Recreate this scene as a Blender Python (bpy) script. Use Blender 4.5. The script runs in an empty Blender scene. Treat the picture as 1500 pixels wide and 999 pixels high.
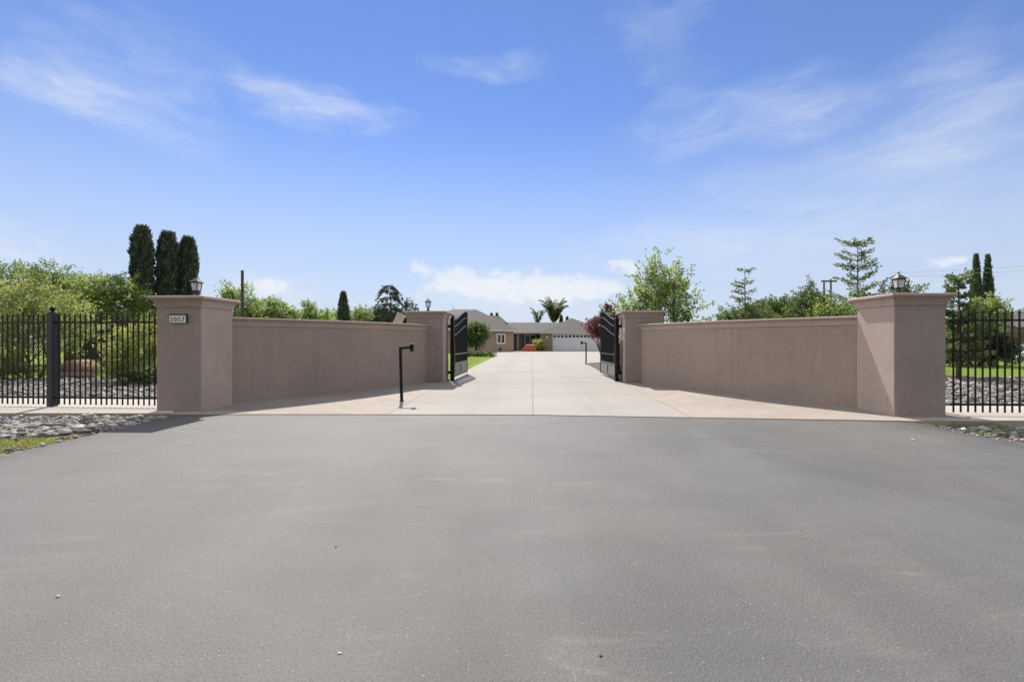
import bpy, bmesh, math, random
import numpy as np
from mathutils import Vector, Matrix

random.seed(7)
rng = np.random.default_rng(11)
C = bpy.context.scene.collection
PI = math.pi
F, CX, CY = 667.0, 750.0, 499.5          # lens in photo pixels, used only to measure the place
H = 1.5                                   # eye height
PHI = math.radians(2.4)                   # the driveway runs 2.4 degrees right of the camera's heading
SP, CP = math.sin(PHI), math.cos(PHI)


def gz(y):
    """height of the ground: level road, drive rising gently to the house"""
    if y < 9: return 0.0
    if y < 24: return 0.0125 * (y - 9)
    if y < 56: return 0.1875 + 0.0017 * (y - 24)
    return 0.242


def uv(u, v):
    """drive frame (across, along) -> world"""
    u += 0.1
    return (u * CP + v * SP, -u * SP + v * CP)


def gx(px, Z): return (px - CX) / F * Z
def hz(py, Z): return H + (CY - py) / F * Z     # height of something measured at distance Z


# ------------------------------------------------------------------ materials
def nodes(m):
    m.use_nodes = True
    nt = m.node_tree
    return nt, nt.nodes, nt.links


def N(nt, typ, **kw):
    n = nt.nodes.new(typ)
    for k, v in kw.items():
        if k.startswith('_'):
            setattr(n, k[1:], v)
        else:
            n.inputs[k.replace('__', ' ')].default_value = v
    return n


def setin(n, **kw):
    for k, v in kw.items():
        n.inputs[k].default_value = v


def ramp(nt, fac, stops):
    r = nt.nodes.new('ShaderNodeValToRGB')
    el = r.color_ramp.elements
    while len(el) < len(stops): el.new(0.5)
    for e, (p, c) in zip(el, stops):
        e.position = p
        e.color = (c, c, c, 1) if isinstance(c, (int, float)) else (*c, 1)
    nt.links.new(fac, r.inputs['Fac'])
    return r.outputs['Color']


def noise(nt, vec, scale, detail=4, rough=0.55, dist=0.0):
    n = nt.nodes.new('ShaderNodeTexNoise')
    n.inputs['Scale'].default_value = scale
    n.inputs['Detail'].default_value = detail
    n.inputs['Roughness'].default_value = rough
    n.inputs['Distortion'].default_value = dist
    if vec is not None: nt.links.new(vec, n.inputs['Vector'])
    return n.outputs['Fac']


def mixc(nt, fac, a, b, mode='MIX'):
    n = nt.nodes.new('ShaderNodeMix'); n.data_type = 'RGBA'; n.blend_type = mode
    for sock, val in ((n.inputs[0], fac), (n.inputs[6], a), (n.inputs[7], b)):
        if isinstance(val, bpy.types.NodeSocket): nt.links.new(val, sock)
        elif isinstance(val, (int, float)): sock.default_value = val
        else: sock.default_value = (*val, 1)
    return n.outputs[2]


def math_(nt, op, a, b=None, clamp=False):
    n = nt.nodes.new('ShaderNodeMath'); n.operation = op; n.use_clamp = clamp
    for i, v in enumerate((a, b)):
        if v is None: continue
        if isinstance(v, bpy.types.NodeSocket): nt.links.new(v, n.inputs[i])
        else: n.inputs[i].default_value = v
    return n.outputs[0]


def pos(nt, scale=(1, 1, 1), rot=0.0, local=False):
    if local:
        t = nt.nodes.new('ShaderNodeTexCoord'); o = t.outputs['Object']
    else:
        g = nt.nodes.new('ShaderNodeNewGeometry'); o = g.outputs['Position']
    mp = nt.nodes.new('ShaderNodeMapping')
    mp.inputs['Scale'].default_value = scale
    mp.inputs['Rotation'].default_value = (0, 0, rot)
    nt.links.new(o, mp.inputs['Vector'])
    return mp.outputs['Vector']


def bump(nt, h, strength, dist=0.01):
    b = nt.nodes.new('ShaderNodeBump')
    b.inputs['Strength'].default_value = strength
    b.inputs['Distance'].default_value = dist
    nt.links.new(h, b.inputs['Height'])
    return b.outputs['Normal']


def new(name):
    m = bpy.data.materials.new(name)
    nt, ns, ln = nodes(m)
    return m, nt, ns['Principled BSDF']


def simple(name, col, rough=0.6, metal=0.0, var=0.12, scale=3.0, spec=0.5, bumps=None):
    m, nt, b = new(name)
    p = pos(nt)
    n = noise(nt, p, scale, 5)
    f = ramp(nt, n, [(0.3, 1 - var), (0.7, 1 + var * 0.6)])
    c = mixc(nt, 1.0, col, f, 'MULTIPLY')
    nt.links.new(c, b.inputs['Base Color'])
    b.inputs['Roughness'].default_value = rough
    b.inputs['Metallic'].default_value = metal
    b.inputs['Specular IOR Level'].default_value = spec
    if bumps:
        nt.links.new(bump(nt, noise(nt, p, bumps[0], 3), bumps[1], bumps[2]), b.inputs['Normal'])
    return m


def stucco(name, col):
    m, nt, b = new(name)
    p = pos(nt)
    big = ramp(nt, noise(nt, p, 0.9, 5, 0.6), [(0.3, 0.92), (0.7, 1.05)])
    mid = ramp(nt, noise(nt, p, 7, 5, 0.65), [(0.3, 0.925), (0.7, 1.05)])
    fine = ramp(nt, noise(nt, p, 95, 3, 0.6), [(0.3, 0.9), (0.7, 1.08)])
    c = mixc(nt, 1.0, col, big, 'MULTIPLY')
    c = mixc(nt, 1.0, c, mid, 'MULTIPLY')
    c = mixc(nt, 1.0, c, fine, 'MULTIPLY')
    # rain streaks and splash dirt
    ps = pos(nt, (9, 9, 0.5))
    st = ramp(nt, noise(nt, ps, 1.0, 4, 0.6), [(0.5, 1.0), (0.8, 0.89)])
    c = mixc(nt, 1.0, c, st, 'MULTIPLY')
    nt.links.new(c, b.inputs['Base Color'])
    b.inputs['Roughness'].default_value = 0.9
    b.inputs['Specular IOR Level'].default_value = 0.2
    h = math_(nt, 'ADD', noise(nt, p, 120, 4, 0.6), math_(nt, 'MULTIPLY', noise(nt, p, 22, 3), 0.8))
    nt.links.new(bump(nt, h, 0.35, 0.006), b.inputs['Normal'])
    return m


def asphalt_mat():
    m, nt, b = new('asphalt')
    p = pos(nt)
    # fine aggregate
    f1 = ramp(nt, noise(nt, p, 190, 2, 0.7), [(0.28, 0.55), (0.5, 1.0), (0.74, 1.5)])
    f2 = ramp(nt, noise(nt, p, 60, 3, 0.6), [(0.3, 0.82), (0.7, 1.15)])
    v = N(nt, 'ShaderNodeTexVoronoi', Scale=75.0); nt.links.new(p, v.inputs['Vector'])
    sep = N(nt, 'ShaderNodeSeparateColor'); nt.links.new(v.outputs['Color'], sep.inputs[0])
    near = math_(nt, 'LESS_THAN', v.outputs['Distance'], 0.32)
    light = math_(nt, 'MULTIPLY', near, math_(nt, 'GREATER_THAN', sep.outputs[0], 0.98))
    dark = math_(nt, 'MULTIPLY', near, math_(nt, 'LESS_THAN', sep.outputs[1], 0.10))
    # large wear: tyre polish along the drive, patches
    pl = pos(nt, (1.0, 0.32, 1), PHI)
    big = ramp(nt, noise(nt, pl, 0.42, 6, 0.6, 0.6), [(0.3, 0.74), (0.5, 1.0), (0.72, 1.18)])
    pl2 = pos(nt, (0.35, 1.0, 1), 0.25)
    big2 = ramp(nt, noise(nt, pl2, 1.1, 7, 0.65, 0.8), [(0.3, 0.9), (0.7, 1.1)])
    tint = ramp(nt, noise(nt, p, 0.5, 3), [(0.35, (0.102, 0.098, 0.094)), (0.65, (0.094, 0.0935, 0.092))])
    c = mixc(nt, 1.0, tint, f1, 'MULTIPLY')
    for q in (f2, big, big2): c = mixc(nt, 1.0, c, q, 'MULTIPLY')
    c = mixc(nt, math_(nt, 'MULTIPLY', light, 0.3), c, (0.5, 0.48, 0.44))
    c = mixc(nt, math_(nt, 'MULTIPLY', dark, 0.6), c, (0.035, 0.035, 0.035))
    # darker margins along both sides of the road
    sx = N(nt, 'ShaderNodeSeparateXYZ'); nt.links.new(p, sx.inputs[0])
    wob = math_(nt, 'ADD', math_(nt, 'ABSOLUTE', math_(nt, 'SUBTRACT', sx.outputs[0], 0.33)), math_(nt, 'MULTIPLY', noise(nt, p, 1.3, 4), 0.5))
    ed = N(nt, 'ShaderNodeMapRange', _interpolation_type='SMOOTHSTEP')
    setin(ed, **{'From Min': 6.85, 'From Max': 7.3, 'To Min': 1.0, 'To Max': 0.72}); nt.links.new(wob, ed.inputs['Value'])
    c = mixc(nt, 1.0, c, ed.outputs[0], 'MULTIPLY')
    # pale dusty smears
    ps = pos(nt, (0.6, 2.2, 1), 0.5)
    sm = ramp(nt, noise(nt, ps, 0.9, 8, 0.7, 1.5), [(0.56, 0.0), (0.74, 0.42)])
    c = mixc(nt, sm, c, (0.19, 0.185, 0.175))
    nt.links.new(c, b.inputs['Base Color'])
    b.inputs['Roughness'].default_value = 0.68
    b.inputs['Specular IOR Level'].default_value = 0.4
    h = math_(nt, 'ADD', noise(nt, p, 150, 3, 0.7), v.outputs['Distance'])
    nt.links.new(bump(nt, h, 0.45, 0.006), b.inputs['Normal'])
    return m


def concrete_mat(name, col, pink=0.0):
    m, nt, b = new(name)
    p = pos(nt)
    big = ramp(nt, noise(nt, pos(nt, (0.5, 1.2, 1)), 0.6, 6, 0.6, 0.5), [(0.3, 0.9), (0.7, 1.06)])
    mid = ramp(nt, noise(nt, p, 6, 5, 0.6), [(0.3, 0.94), (0.7, 1.05)])
    fine = ramp(nt, noise(nt, p, 140, 2, 0.6), [(0.3, 0.88), (0.7, 1.1)])
    c = mixc(nt, 1.0, col, big, 'MULTIPLY')
    c = mixc(nt, 1.0, c, mid, 'MULTIPLY')
    c = mixc(nt, 1.0, c, fine, 'MULTIPLY')
    # tyre tracks along the drive
    sx = N(nt, 'ShaderNodeSeparateXYZ'); nt.links.new(pos(nt, (1, 1, 1), PHI), sx.inputs[0])
    ua = math_(nt, 'ABSOLUTE', math_(nt, 'SUBTRACT', math_(nt, 'ABSOLUTE', math_(nt, 'SUBTRACT', sx.outputs[0], 0.1)), 1.35))
    tk = N(nt, 'ShaderNodeMapRange', _interpolation_type='SMOOTHSTEP')
    setin(tk, **{'From Min': 0.05, 'From Max': 0.75, 'To Min': 1.0, 'To Max': 0.0}); nt.links.new(ua, tk.inputs['Value'])
    tn = math_(nt, 'MULTIPLY', tk.outputs[0], ramp(nt, noise(nt, pos(nt, (3.0, 0.25, 1), PHI), 1.0, 6, 0.65), [(0.35, 0.0), (0.7, 0.5)]))
    c = mixc(nt, tn, c, tuple(q * 0.74 for q in col))
    # rusty stains
    st = ramp(nt, noise(nt, pos(nt, (0.5, 0.8, 1)), 0.8, 7, 0.65, 1.0), [(0.6, 0.0), (0.8, 0.35)])
    c = mixc(nt, st, c, (0.40, 0.30, 0.23))
    if pink:
        v = N(nt, 'ShaderNodeTexVoronoi', Scale=2.1, _feature='DISTANCE_TO_EDGE')
        w = mixc(nt, 0.12, p, N_noisecol(nt, p, 3.0))
        nt.links.new(w, v.inputs['Vector'])
        e = ramp(nt, v.outputs['Distance'], [(0.0, 0.84), (0.06, 1.0)])
        c = mixc(nt, pink, c, mixc(nt, 1.0, c, e, 'MULTIPLY'))
        mo = ramp(nt, noise(nt, p, 2.4, 6, 0.7), [(0.4, (1, 1, 1)), (0.7, (0.92, 0.84, 0.79))])
        c = mixc(nt, 1.0, c, mo, 'MULTIPLY')
    nt.links.new(c, b.inputs['Base Color'])
    b.inputs['Roughness'].default_value = 0.85
    b.inputs['Specular IOR Level'].default_value = 0.3
    nt.links.new(bump(nt, noise(nt, p, 110, 4, 0.6), 0.25, 0.004), b.inputs['Normal'])
    return m


def N_noisecol(nt, p, s):
    n = nt.nodes.new('ShaderNodeTexNoise'); n.inputs['Scale'].default_value = s
    nt.links.new(p, n.inputs['Vector'])
    return n.outputs['Color']


def ground_mat(name, c1, c2, c3, scale=0.5):
    m, nt, b = new(name)
    p = pos(nt)
    a = noise(nt, p, scale, 7, 0.65)
    d = noise(nt, p, 26, 4, 0.7)
    c = ramp(nt, a, [(0.35, c1), (0.65, c2)])
    c = mixc(nt, ramp(nt, d, [(0.45, 0.0), (0.7, 0.8)]), c, c3)
    nt.links.new(c, b.inputs['Base Color'])
    b.inputs['Roughness'].default_value = 0.95
    b.inputs['Specular IOR Level'].default_value = 0.15
    nt.links.new(bump(nt, d, 0.8, 0.05), b.inputs['Normal'])
    return m


def tinted(name, col, transl=0.0, rough=0.6, tcol=None, spec=0.3):
    """material whose colour is varied leaf by leaf / stone by stone through the 'tint' attribute"""
    m, nt, b = new(name)
    at = nt.nodes.new('ShaderNodeAttribute'); at.attribute_name = 'tint'
    c = mixc(nt, 1.0, col, at.outputs['Color'], 'MULTIPLY')
    nt.links.new(c, b.inputs['Base Color'])
    b.inputs['Roughness'].default_value = rough
    b.inputs['Specular IOR Level'].default_value = spec
    if transl:
        t = nt.nodes.new('ShaderNodeBsdfTranslucent')
        nt.links.new(mixc(nt, 1.0, tcol or col, at.outputs['Color'], 'MULTIPLY'), t.inputs['Color'])
        mx = nt.nodes.new('ShaderNodeMixShader'); mx.inputs[0].default_value = transl
        nt.links.new(b.outputs[0], mx.inputs[1]); nt.links.new(t.outputs[0], mx.inputs[2])
        nt.links.new(mx.outputs[0], nt.nodes['Material Output'].inputs['Surface'])
    return m


def stone_mat():
    m, nt, b = new('river_stone')
    at = nt.nodes.new('ShaderNodeAttribute'); at.attribute_name = 'tint'
    p = pos(nt)
    f = ramp(nt, noise(nt, p, 30, 5, 0.65), [(0.3, 0.75), (0.7, 1.2)])
    c = mixc(nt, 1.0, at.outputs['Color'], f, 'MULTIPLY')
    nt.links.new(c, b.inputs['Base Color'])
    b.inputs['Roughness'].default_value = 0.75
    nt.links.new(bump(nt, noise(nt, p, 60, 4), 0.4, 0.01), b.inputs['Normal'])
    return m


def roof_mat():
    m, nt, b = new('roof_shingle')
    p = pos(nt, local=True)
    sep = nt.nodes.new('ShaderNodeSeparateXYZ'); nt.links.new(p, sep.inputs[0])
    cmb = nt.nodes.new('ShaderNodeCombineXYZ')
    nt.links.new(math_(nt, 'ADD', sep.outputs[0], math_(nt, 'MULTIPLY', sep.outputs[1], 0.37)), cmb.inputs[0])
    nt.links.new(math_(nt, 'MULTIPLY', sep.outputs[2], 1.0), cmb.inputs[1])
    br = nt.nodes.new('ShaderNodeTexBrick')
    setin(br, **{'Scale': 1.0, 'Mortar Size': 0.012, 'Brick Width': 0.42, 'Row Height': 0.11,
                 'Color1': (0.078, 0.075, 0.067, 1), 'Color2': (0.056, 0.055, 0.052, 1), 'Mortar': (0.05, 0.05, 0.047, 1)})
    nt.links.new(cmb.outputs[0], br.inputs['Vector'])
    f = ramp(nt, noise(nt, p, 1.3, 6, 0.7), [(0.3, 0.8), (0.7, 1.2)])
    nt.links.new(mixc(nt, 1.0, br.outputs['Color'], f, 'MULTIPLY'), b.inputs['Base Color'])
    b.inputs['Roughness'].default_value = 0.9
    return m


def brick_mat():
    m, nt, b = new('tan_brick')
    p = pos(nt, local=True)
    sep = nt.nodes.new('ShaderNodeSeparateXYZ'); nt.links.new(p, sep.inputs[0])
    cmb = nt.nodes.new('ShaderNodeCombineXYZ')
    nt.links.new(math_(nt, 'ADD', sep.outputs[0], sep.outputs[1]), cmb.inputs[0])
    nt.links.new(sep.outputs[2], cmb.inputs[1])
    br = nt.nodes.new('ShaderNodeTexBrick')
    setin(br, **{'Scale': 1.0, 'Mortar Size': 0.012, 'Brick Width': 0.3, 'Row Height': 0.11,
                 'Color1': (0.34, 0.25, 0.19, 1), 'Color2': (0.22, 0.16, 0.125, 1), 'Mortar': (0.36, 0.31, 0.27, 1)})
    nt.links.new(cmb.outputs[0], br.inputs['Vector'])
    nt.links.new(br.outputs['Color'], b.inputs['Base Color'])
    b.inputs['Roughness'].default_value = 0.9
    return m


def bark_mat(name, col):
    m, nt, b = new(name)
    p = pos(nt, (14, 14, 2.5))
    n = noise(nt, p, 1.0, 6, 0.7)
    f = ramp(nt, n, [(0.3, 0.55), (0.7, 1.35)])
    nt.links.new(mixc(nt, 1.0, col, f, 'MULTIPLY'), b.inputs['Base Color'])
    b.inputs['Roughness'].default_value = 0.95
    nt.links.new(bump(nt, n, 0.8, 0.03), b.inputs['Normal'])
    return m


def glass_mat(name, col, rough=0.15, alpha_t=0.0):
    m, nt, b = new(name)
    p = pos(nt)
    c = mixc(nt, ramp(nt, noise(nt, p, 2.0, 3), [(0.4, 0.0), (0.6, 1.0)]), col, tuple(x * 0.8 for x in col))
    nt.links.new(c, b.inputs['Base Color'])
    b.inputs['Roughness'].default_value = rough
    if alpha_t:
        b.inputs['Transmission Weight'].default_value = alpha_t
        b.inputs['IOR'].default_value = 1.2
    return m


M = {
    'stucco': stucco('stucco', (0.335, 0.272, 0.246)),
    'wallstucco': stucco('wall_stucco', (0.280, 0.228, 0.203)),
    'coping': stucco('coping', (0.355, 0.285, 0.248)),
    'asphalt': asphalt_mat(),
    'concrete': concrete_mat('concrete', (0.285, 0.263, 0.243)),
    'apron': concrete_mat('apron', (0.312, 0.280, 0.252), 0.45),
    'walk': concrete_mat('walk_concrete', (0.40, 0.365, 0.33)),
    'joint': simple('joint', (0.2, 0.17, 0.14), 0.95),
    'black': simple('black_iron', (0.008, 0.008, 0.009), 0.5, 0.0, 0.2, 6, 0.22),
    'satin': simple('satin_iron', (0.03, 0.03, 0.032), 0.28, 0.6, 0.2, 6),
    'postpaint': simple('slate_paint', (0.023, 0.024, 0.033), 0.5, 0.0, 0.15, 5, 0.3),
    'panel': simple('grey_steel', (0.23, 0.21, 0.195), 0.55, 0.2, 0.15, 8),
    'bronze': simple('bronze', (0.035, 0.03, 0.026), 0.45, 0.4, 0.2, 9),
    'frost': glass_mat('frosted_glass', (0.82, 0.82, 0.8), 0.45, 0.75),
    'white': simple('white_paint', (0.8, 0.8, 0.79), 0.5, 0, 0.05, 4),
    'garage': simple('garage_white', (0.78, 0.79, 0.82), 0.55, 0, 0.04, 2),
    'plaque': simple('plaque_white', (0.72, 0.73, 0.70), 0.4, 0, 0.06, 20),
    'ink': simple('plaque_black', (0.02, 0.02, 0.022), 0.5),
    'roof': roof_mat(),
    'housewall': stucco('house_stucco', (0.36, 0.28, 0.225)),
    'brick': brick_mat(),
    'fascia': simple('fascia', (0.55, 0.5, 0.43), 0.6, 0, 0.08, 3),
    'darkwall': simple('porch_wall', (0.13, 0.12, 0.11), 0.8),
    'glass': glass_mat('window_glass', (0.03, 0.04, 0.042), 0.06),
    'orange': simple('orange_paint', (0.47, 0.115, 0.045), 0.6, 0, 0.2, 2.5),
    'boulder': simple('red_rock', (0.36, 0.215, 0.165), 0.9, 0, 0.3, 4, 0.3, (9, 0.8, 0.04)),
    'greyrock': simple('grey_rock', (0.27, 0.235, 0.21), 0.9, 0, 0.3, 4, 0.3, (9, 0.8, 0.04)),
    'shed': simple('shed_boards', (0.045, 0.04, 0.04), 0.9, 0, 0.25, 5),
    'shedroof': simple('shed_roof', (0.12, 0.12, 0.12), 0.8),
    'cream': simple('cream_boards', (0.62, 0.56, 0.48), 0.7, 0, 0.12, 6),
    'wood': simple('fence_wood', (0.17, 0.105, 0.07), 0.9, 0, 0.35, 4),
    'pole': simple('dark_pole', (0.03, 0.034, 0.034), 0.6),
    'polewood': simple('pole_wood', (0.13, 0.11, 0.1), 0.9),
    'wire': simple('wire_grey', (0.45, 0.45, 0.45), 0.4, 0.6),
    'bark': bark_mat('bark', (0.10, 0.075, 0.055)),
    'darkbark': bark_mat('dark_bark', (0.045, 0.036, 0.03)),
    'palebark': bark_mat('pale_bark', (0.17, 0.14, 0.115)),
    'stone': stone_mat(),
    'lawn': ground_mat('lawn', (0.13, 0.20, 0.022), (0.17, 0.225, 0.032), (0.10, 0.16, 0.018), 0.9),
    'soil': ground_mat('soil', (0.10, 0.085, 0.07), (0.15, 0.13, 0.11), (0.06, 0.05, 0.042), 1.5),
    'field': ground_mat('dry_field', (0.19, 0.18, 0.09), (0.11, 0.14, 0.05), (0.22, 0.19, 0.11), 0.05),
    'thatch': ground_mat('thatch', (0.13, 0.095, 0.055), (0.20, 0.155, 0.09), (0.075, 0.055, 0.04), 2.2),
    'hill': ground_mat('hill', (0.12, 0.14, 0.16), (0.10, 0.125, 0.13), (0.14, 0.15, 0.16), 0.02),
    'cypress': tinted('cypress_green', (0.074, 0.097, 0.068), 0.32, 0.7, (0.12, 0.16, 0.085)),
    'conifer': tinted('conifer_green', (0.095, 0.13, 0.06), 0.4, 0.65, (0.19, 0.26, 0.08)),
    'cedar': tinted('cedar_green', (0.045, 0.072, 0.042), 0.25, 0.7, (0.06, 0.10, 0.05)),
    'leaf': tinted('leaf_green', (0.13, 0.172, 0.058), 0.55, 0.5, (0.31, 0.40, 0.11)),
    'leafmid': tinted('leaf_mid', (0.085, 0.125, 0.04), 0.48, 0.5, (0.20, 0.28, 0.07)),
    'leafdark': tinted('leaf_dark', (0.072, 0.106, 0.036), 0.42, 0.5, (0.15, 0.22, 0.055)),
    'leaflight': tinted('leaf_light', (0.145, 0.182, 0.065), 0.5, 0.5, (0.35, 0.42, 0.12)),
    'leafyellow': tinted('leaf_yellow', (0.19, 0.225, 0.06), 0.5, 0.5, (0.43, 0.48, 0.12)),
    'hedgeleaf': tinted('hedge_leaf', (0.028, 0.042, 0.018), 0.2, 0.6, (0.04, 0.07, 0.02)),
    'redleaf': tinted('red_leaf', (0.13, 0.042, 0.04), 0.4, 0.5, (0.22, 0.07, 0.065)),
    'palm': tinted('palm_green', (0.15, 0.18, 0.10), 0.5, 0.5, (0.32, 0.40, 0.16)),
    'drygrass': tinted('dry_grass', (0.26, 0.22, 0.10), 0.3, 0.7, (0.32, 0.28, 0.11)),
}


# ------------------------------------------------------------------ objects
def props(o, label=None, cat=None, group=None, kind=None):
    for k, v in (('label', label), ('category', cat), ('group', group), ('kind', kind)):
        if v: o[k] = v
    return o


def empty(name, label, cat, loc, rz=0.0, group=None):
    o = bpy.data.objects.new(name, None)
    o.empty_display_size = 0.2
    C.objects.link(o)
    o.location = loc; o.rotation_euler = (0, 0, rz)
    return props(o, label, cat, group)


def link(name, me, mat, parent=None, loc=(0, 0, 0)):
    if mat is not None:
        me.materials.clear(); me.materials.append(mat)
    o = bpy.data.objects.new(name, me)
    C.objects.link(o)
    o.location = loc
    if parent: o.parent = parent
    return o


def copy_tree(o, parent=None):
    c = o.copy(); C.objects.link(c); c.parent = parent
    for ch in list(o.children): copy_tree(ch, c)
    return c


class MB:
    def __init__(s): s.v = []; s.f = []

    def add(s, vs, fs):
        n = len(s.v); s.v += [tuple(v) for v in vs]
        s.f += [tuple(i + n for i in f) for f in fs]
        return s

    def box(s, x0, x1, y0, y1, z0, z1, rz=0.0, at=(0, 0, 0)):
        vs = [(x, y, z) for z in (z0, z1) for x, y in ((x0, y0), (x1, y0), (x1, y1), (x0, y1))]
        c, n = math.cos(rz), math.sin(rz)
        vs = [(at[0] + x * c - y * n, at[1] + x * n + y * c, at[2] + z) for x, y, z in vs]
        return s.add(vs, [(3, 2, 1, 0), (4, 5, 6, 7), (0, 1, 5, 4), (1, 2, 6, 5), (2, 3, 7, 6), (3, 0, 4, 7)])

    def rings(s, prof, w, d, cap=True):
        """rectangular mouldings: prof = [(offset, z)] bottom to top"""
        vs = []
        for o, z in prof:
            a, b = w / 2 + o, d / 2 + o
            vs += [(-a, -b, z), (a, -b, z), (a, b, z), (-a, b, z)]
        fs = []
        for i in range(len(prof) - 1):
            for k in range(4):
                fs.append((i * 4 + k, i * 4 + (k + 1) % 4, i * 4 + 4 + (k + 1) % 4, i * 4 + 4 + k))
        if cap:
            fs.append((3, 2, 1, 0)); n = 4 * (len(prof) - 1); fs.append((n, n + 1, n + 2, n + 3))
        return s.add(vs, fs)

    def tube(s, pts, rads, n=6, caps=True, square=False):
        pts = [Vector(p) for p in pts]
        if not isinstance(rads, (list, tuple)): rads = [rads] * len(pts)
        vs, fs = [], []
        for i, p in enumerate(pts):
            d = (pts[min(i + 1, len(pts) - 1)] - pts[max(i - 1, 0)])
            d = d.normalized() if d.length > 1e-9 else Vector((0, 0, 1))
            ref = Vector((0, 0, 1)) if abs(d.z) < 0.9 else Vector((0, 1, 0))
            a = d.cross(ref).normalized(); b = a.cross(d)
            for k in range(n):
                t = 2 * PI * k / n + (PI / 4 if square else 0)
                r = rads[i] * (1.41421 if square else 1)
                vs.append(p + a * (math.cos(t) * r) + b * (math.sin(t) * r))
        for i in range(len(pts) - 1):
            for k in range(n):
                fs.append((i * n + k, i * n + (k + 1) % n, (i + 1) * n + (k + 1) % n, (i + 1) * n + k))
        if caps:
            fs.append(tuple(range(n - 1, -1, -1))); m = (len(pts) - 1) * n
            fs.append(tuple(m + k for k in range(n)))
        return s.add(vs, fs)

    def lathe(s, prof, n=16, at=(0, 0, 0)):
        vs, fs = [], []
        for r, z in prof:
            for k in range(n):
                t = 2 * PI * k / n
                vs.append((at[0] + r * math.cos(t), at[1] + r * math.sin(t), at[2] + z))
        for i in range(len(prof) - 1):
            for k in range(n):
                fs.append((i * n + k, i * n + (k + 1) % n, (i + 1) * n + (k + 1) % n, (i + 1) * n + k))
        fs.append(tuple(range(n - 1, -1, -1))); m = (len(prof) - 1) * n
        fs.append(tuple(m + k for k in range(n)))
        return s.add(vs, fs)

    def poly(s, pts): return s.add(pts, [tuple(range(len(pts)))])

    def mesh(s, name, smooth=False):
        me = bpy.data.meshes.new(name)
        me.from_pydata(s.v, [], s.f)
        bm = bmesh.new(); bm.from_mesh(me)
        bmesh.ops.recalc_face_normals(bm, faces=bm.faces)
        bm.to_mesh(me); bm.free()
        if smooth:
            for p in me.polygons: p.use_smooth = True
        me.update()
        return me

    def build(s, name, mat, parent=None, smooth=False, bevel=0.0, loc=(0, 0, 0)):
        o = link(name, s.mesh(name, smooth), mat, parent, loc)
        if bevel:
            b = o.modifiers.new('Bevel', 'BEVEL'); b.width = bevel; b.segments = 2; b.limit_method = 'ANGLE'
        return o


# ------------------------------------------------------------------ ground sheets and slabs
def clip(poly, y, keep_above):
    out = []
    for i in range(len(poly)):
        a, b = poly[i], poly[(i + 1) % len(poly)]
        ia = (a[1] >= y) if keep_above else (a[1] <= y)
        ib = (b[1] >= y) if keep_above else (b[1] <= y)
        if ia: out.append(a)
        if ia != ib:
            t = (y - a[1]) / (b[1] - a[1])
            out.append((a[0] + t * (b[0] - a[0]), y))
    return out


def slab(name, pts, lift, thick, mat, kind='structure', label=None, cat=None, parent=None):
    mb = MB()
    brk = [-1e5, 9, 24, 56, 1e5]
    for lo, hi in zip(brk[:-1], brk[1:]):
        q = clip(clip(pts, lo, True), hi, False)
        if len(q) >= 3: mb.poly([(x, y, gz(y) + lift) for x, y in q])
    if thick:
        ring = []
        for i in range(len(pts)):
            a, b = pts[i], pts[(i + 1) % len(pts)]
            cuts = [t for t in ((k - a[1]) / (b[1] - a[1]) for k in (9, 24, 56) if b[1] != a[1]) if 0 < t < 1]
            ring.append(a)
            for t in sorted(cuts): ring.append((a[0] + t * (b[0] - a[0]), a[1] + t * (b[1] - a[1])))
        for i in range(len(ring)):
            a, b = ring[i], ring[(i + 1) % len(ring)]
            mb.poly([(a[0], a[1], gz(a[1]) + lift - thick), (b[0], b[1], gz(b[1]) + lift - thick),
                     (b[0], b[1], gz(b[1]) + lift), (a[0], a[1], gz(a[1]) + lift)])
    me = bpy.data.meshes.new(name); me.from_pydata(mb.v, [], mb.f)
    bm = bmesh.new(); bm.from_mesh(me)
    bmesh.ops.remove_doubles(bm, verts=bm.verts, dist=1e-4)
    bmesh.ops.triangulate(bm, faces=[f for f in bm.faces if len(f.verts) > 4])
    bmesh.ops.recalc_face_normals(bm, faces=bm.faces)
    up = sum(f.normal.z * f.calc_area() for f in bm.faces)
    if up < 0: bmesh.ops.reverse_faces(bm, faces=bm.faces)
    bm.to_mesh(me); bm.free()
    o = link(name, me, mat, parent)
    props(o, label, cat, None, kind)
    return o


slab('ground', [(-2500, -300), (2500, -300), (2500, 3500), (-2500, 3500)], -0.10, 0, M['field'])
ASPH = [(-6.75, -25), (7.45, -25), (7.40, 6.5), (7.44, 8.44), (3.6, 8.87), (0.41, 9.17), (-3.0, 9.22), (-6.82, 9.24), (-6.76, 8.9), (-6.70, 7.0)]
ASPH[0] = (-6.75, -25)
slab('road', ASPH, 0.0, 0.12, M['asphalt'])
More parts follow.
